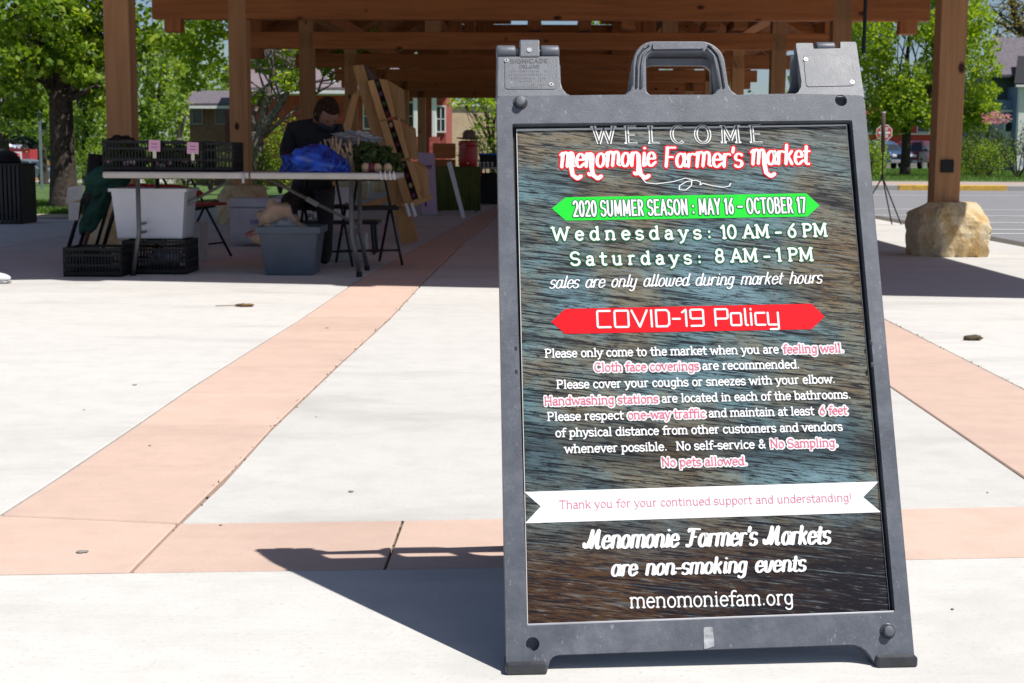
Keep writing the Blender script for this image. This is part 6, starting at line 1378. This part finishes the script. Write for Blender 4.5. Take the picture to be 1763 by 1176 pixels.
# posts and signs
c = AT(72, 318, 50); t = thing('park_sign_post', 'thin grey steel post with a small plate left of the maple trunk', 'sign post', (c.x, c.y, gz(50))); zt = AT(72, 192, c.y).z-gz(50)
mb = MB(); mb.box(-.045, .045, -.02, .02, -.1, zt); mb.build('post', mat('blue grey metal', (.24, .30, .33), .5, .4), t, .004); mb = MB(); mb.box(-.07, .07, -.03, -.02, zt-.4, zt); mb.build('small_plate', mat('blue grey metal', (.24, .30, .33), .5, .4), t, .004)
c = G(1519, 311); Y = c.y; t = thing('street_sign', 'red octagonal do not enter sign with white bar on a steel post', 'road sign', (c.x, Y, 0)); o = t.location
mb = MB(); mb.box(-.03, .03, -.02, .02, -.1, AT(1519, 212, Y).z); mb.build('post', GREY, t, .004)
cc = AT(1522.5, 228.5, Y-.03)-o; r_ = 13.5*Y/2500
for nm, rr, mt_, yo in (('sign_border', r_, WPAINT, 0), ('sign_face', r_*.89, mat('sign red', (.62, .02, .03), .4), -.006)):
    mb = MB(); mb.extr([(cc.x+rr*1.08*math.cos(R(22.5+45*i)), cc.y+yo, cc.z+rr*1.08*math.sin(R(22.5+45*i))) for i in range(8)], (0, .005, 0)); mb.build(nm, mt_, t)
mb = MB(); mb.box(cc.x-r_*.74, cc.x+r_*.74, cc.y-.012, cc.y-.008, cc.z-r_*.16, cc.z+r_*.16); mb.build('white_bar', WPAINT, t)
for tx, z_ in (('DO NOT', r_*.30), ('ENTER', -r_*.62)):
    pn = Pen(); lettering(pn, tx, (cc.x-r_*.5, cc.z+z_), (cc.x+r_*.5, cc.z+z_), r_*.34, 'sans', .2, serif=0); pen_obj(pn, 'lettering', WPAINT, t, Vector((0, cc.y-.010, 0)), Vector((1, 0, 0)), Vector((0, 0, 1)), Vector((0, -1, 0)))
# street lamp
Y = 66; t = thing('street_lamp', 'curved white street lamp arm in front of the right maple, behind the lit post', 'street lamp', (AT(1607, 300, Y).x, Y, .08)); o = t.location
mb = MB(); mb.tube([(0, 0, 0), (0, 0, AT(1607, 80, Y).z-.08)], [.09, .06], 10); mb.build('lamp_post', GREY, t)
pts = [AT(*p, Y-.3*i)-o for i, p in enumerate(((1607, 80), (1598, 70), (1588, 62), (1576, 58)))]; mb = MB(); mb.tube(pts, .035, 8); mb.build('arm', WPAINT, t, 0, True)
mb = MB(); mb.ball(tuple(AT(1571, 57, Y-.9)-o), (.22, .12, .08), 12, 8); mb.build('lamp_head', WPAINT, t, 0, True)
# ------------------------------------------------------------------ small litter on the plaza
LEAF = mat('dry leaf', (.20, .12, .05), .9, var=.3, scale=40)
c = G(420, 528); t = thing('dry_twig', 'curled dry brown leaf and twig on the pale concrete left of the orange band', 'leaf', (c.x, c.y, .001))
mb = lumpy((0, 0, .008), (.05, .02, .008), 14, 8, .6, 2, 3, False); mb.build('leaf_blade', LEAF, t, 0, True); mb = MB(); mb.tube([(-.16, .0, .003), (-.05, .01, .006), (.02, 0, .012)], .0022, 5); mb.build('stalk', LEAF, t)
c = G(1675, 586); o = lumpy((0, 0, .012), (.042, .018, .012), 16, 10, .4, 2, 6, False).build('bark_chip', mat('brown bark', (.09, .07, .035), .9), None, 0, True, loc=(c.x, c.y, .001)); setp(o, 'dark brown chip of bark lying on the concrete right of the sign', 'bark chip')
GUM = mat('dark gum', (.27, .25, .23), .95)
for i, (px, py, s, lb) in enumerate(((232, 663, .012, 'dark gum spot on the slab left of the orange band'), (141, 951, .014, 'grey gum spot on the orange band near the bottom left'), (1700, 849, .004, 'tiny dark crumb on the slab above the right orange band'), (545, 718, .006, 'pale crumb right of the orange band'), (145, 706, .006, 'pale crumb on the left slab'), (563, 565, .010, 'faint gum spot on the far part of the orange band'), (605, 847, .010, 'thin twig scrap on the middle slab'), (380, 905, .004, 'dark grit on the orange crossing band'), (1640, 1050, .004, 'dark grit right of the sign foot'), (258, 768, .005, 'brown crumb on the orange band'))):
    c = G(px, py); mb = MB(); mb.ball((0, 0, 0), (s*random.uniform(.7, 1), s*random.uniform(.6, .9), .0012), 12, 4, .2); o = mb.build('ground_spot', mat('pale crumb', (.62, .52, .35), .9) if 'pale crumb' in lb else GUM, None, 0, True, loc=(c.x, c.y, .002)); setp(o, lb, 'spot', 'small litter on the plaza')
o = leaves('joint_debris', LF_S, None, [(at_len(AR, y)[0], y, .0, .015, .25, .004, 9) for y in np.arange(3.5, 9.4, .5)]+[(Cu(y)[0], y, .0, .012, .25, .004, 8) for y in np.arange(4, 8.6, .5)]+[(gxy(693-31*k/8, 896+83*k/8)[0], gxy(693-31*k/8, 896+83*k/8)[1], -.006, .006, .02, .003, 4) for k in range(7)], .010, 1, 'stuff'); setp(o, 'crumbs and tiny weeds gathered in the joints of the orange bands', 'debris')
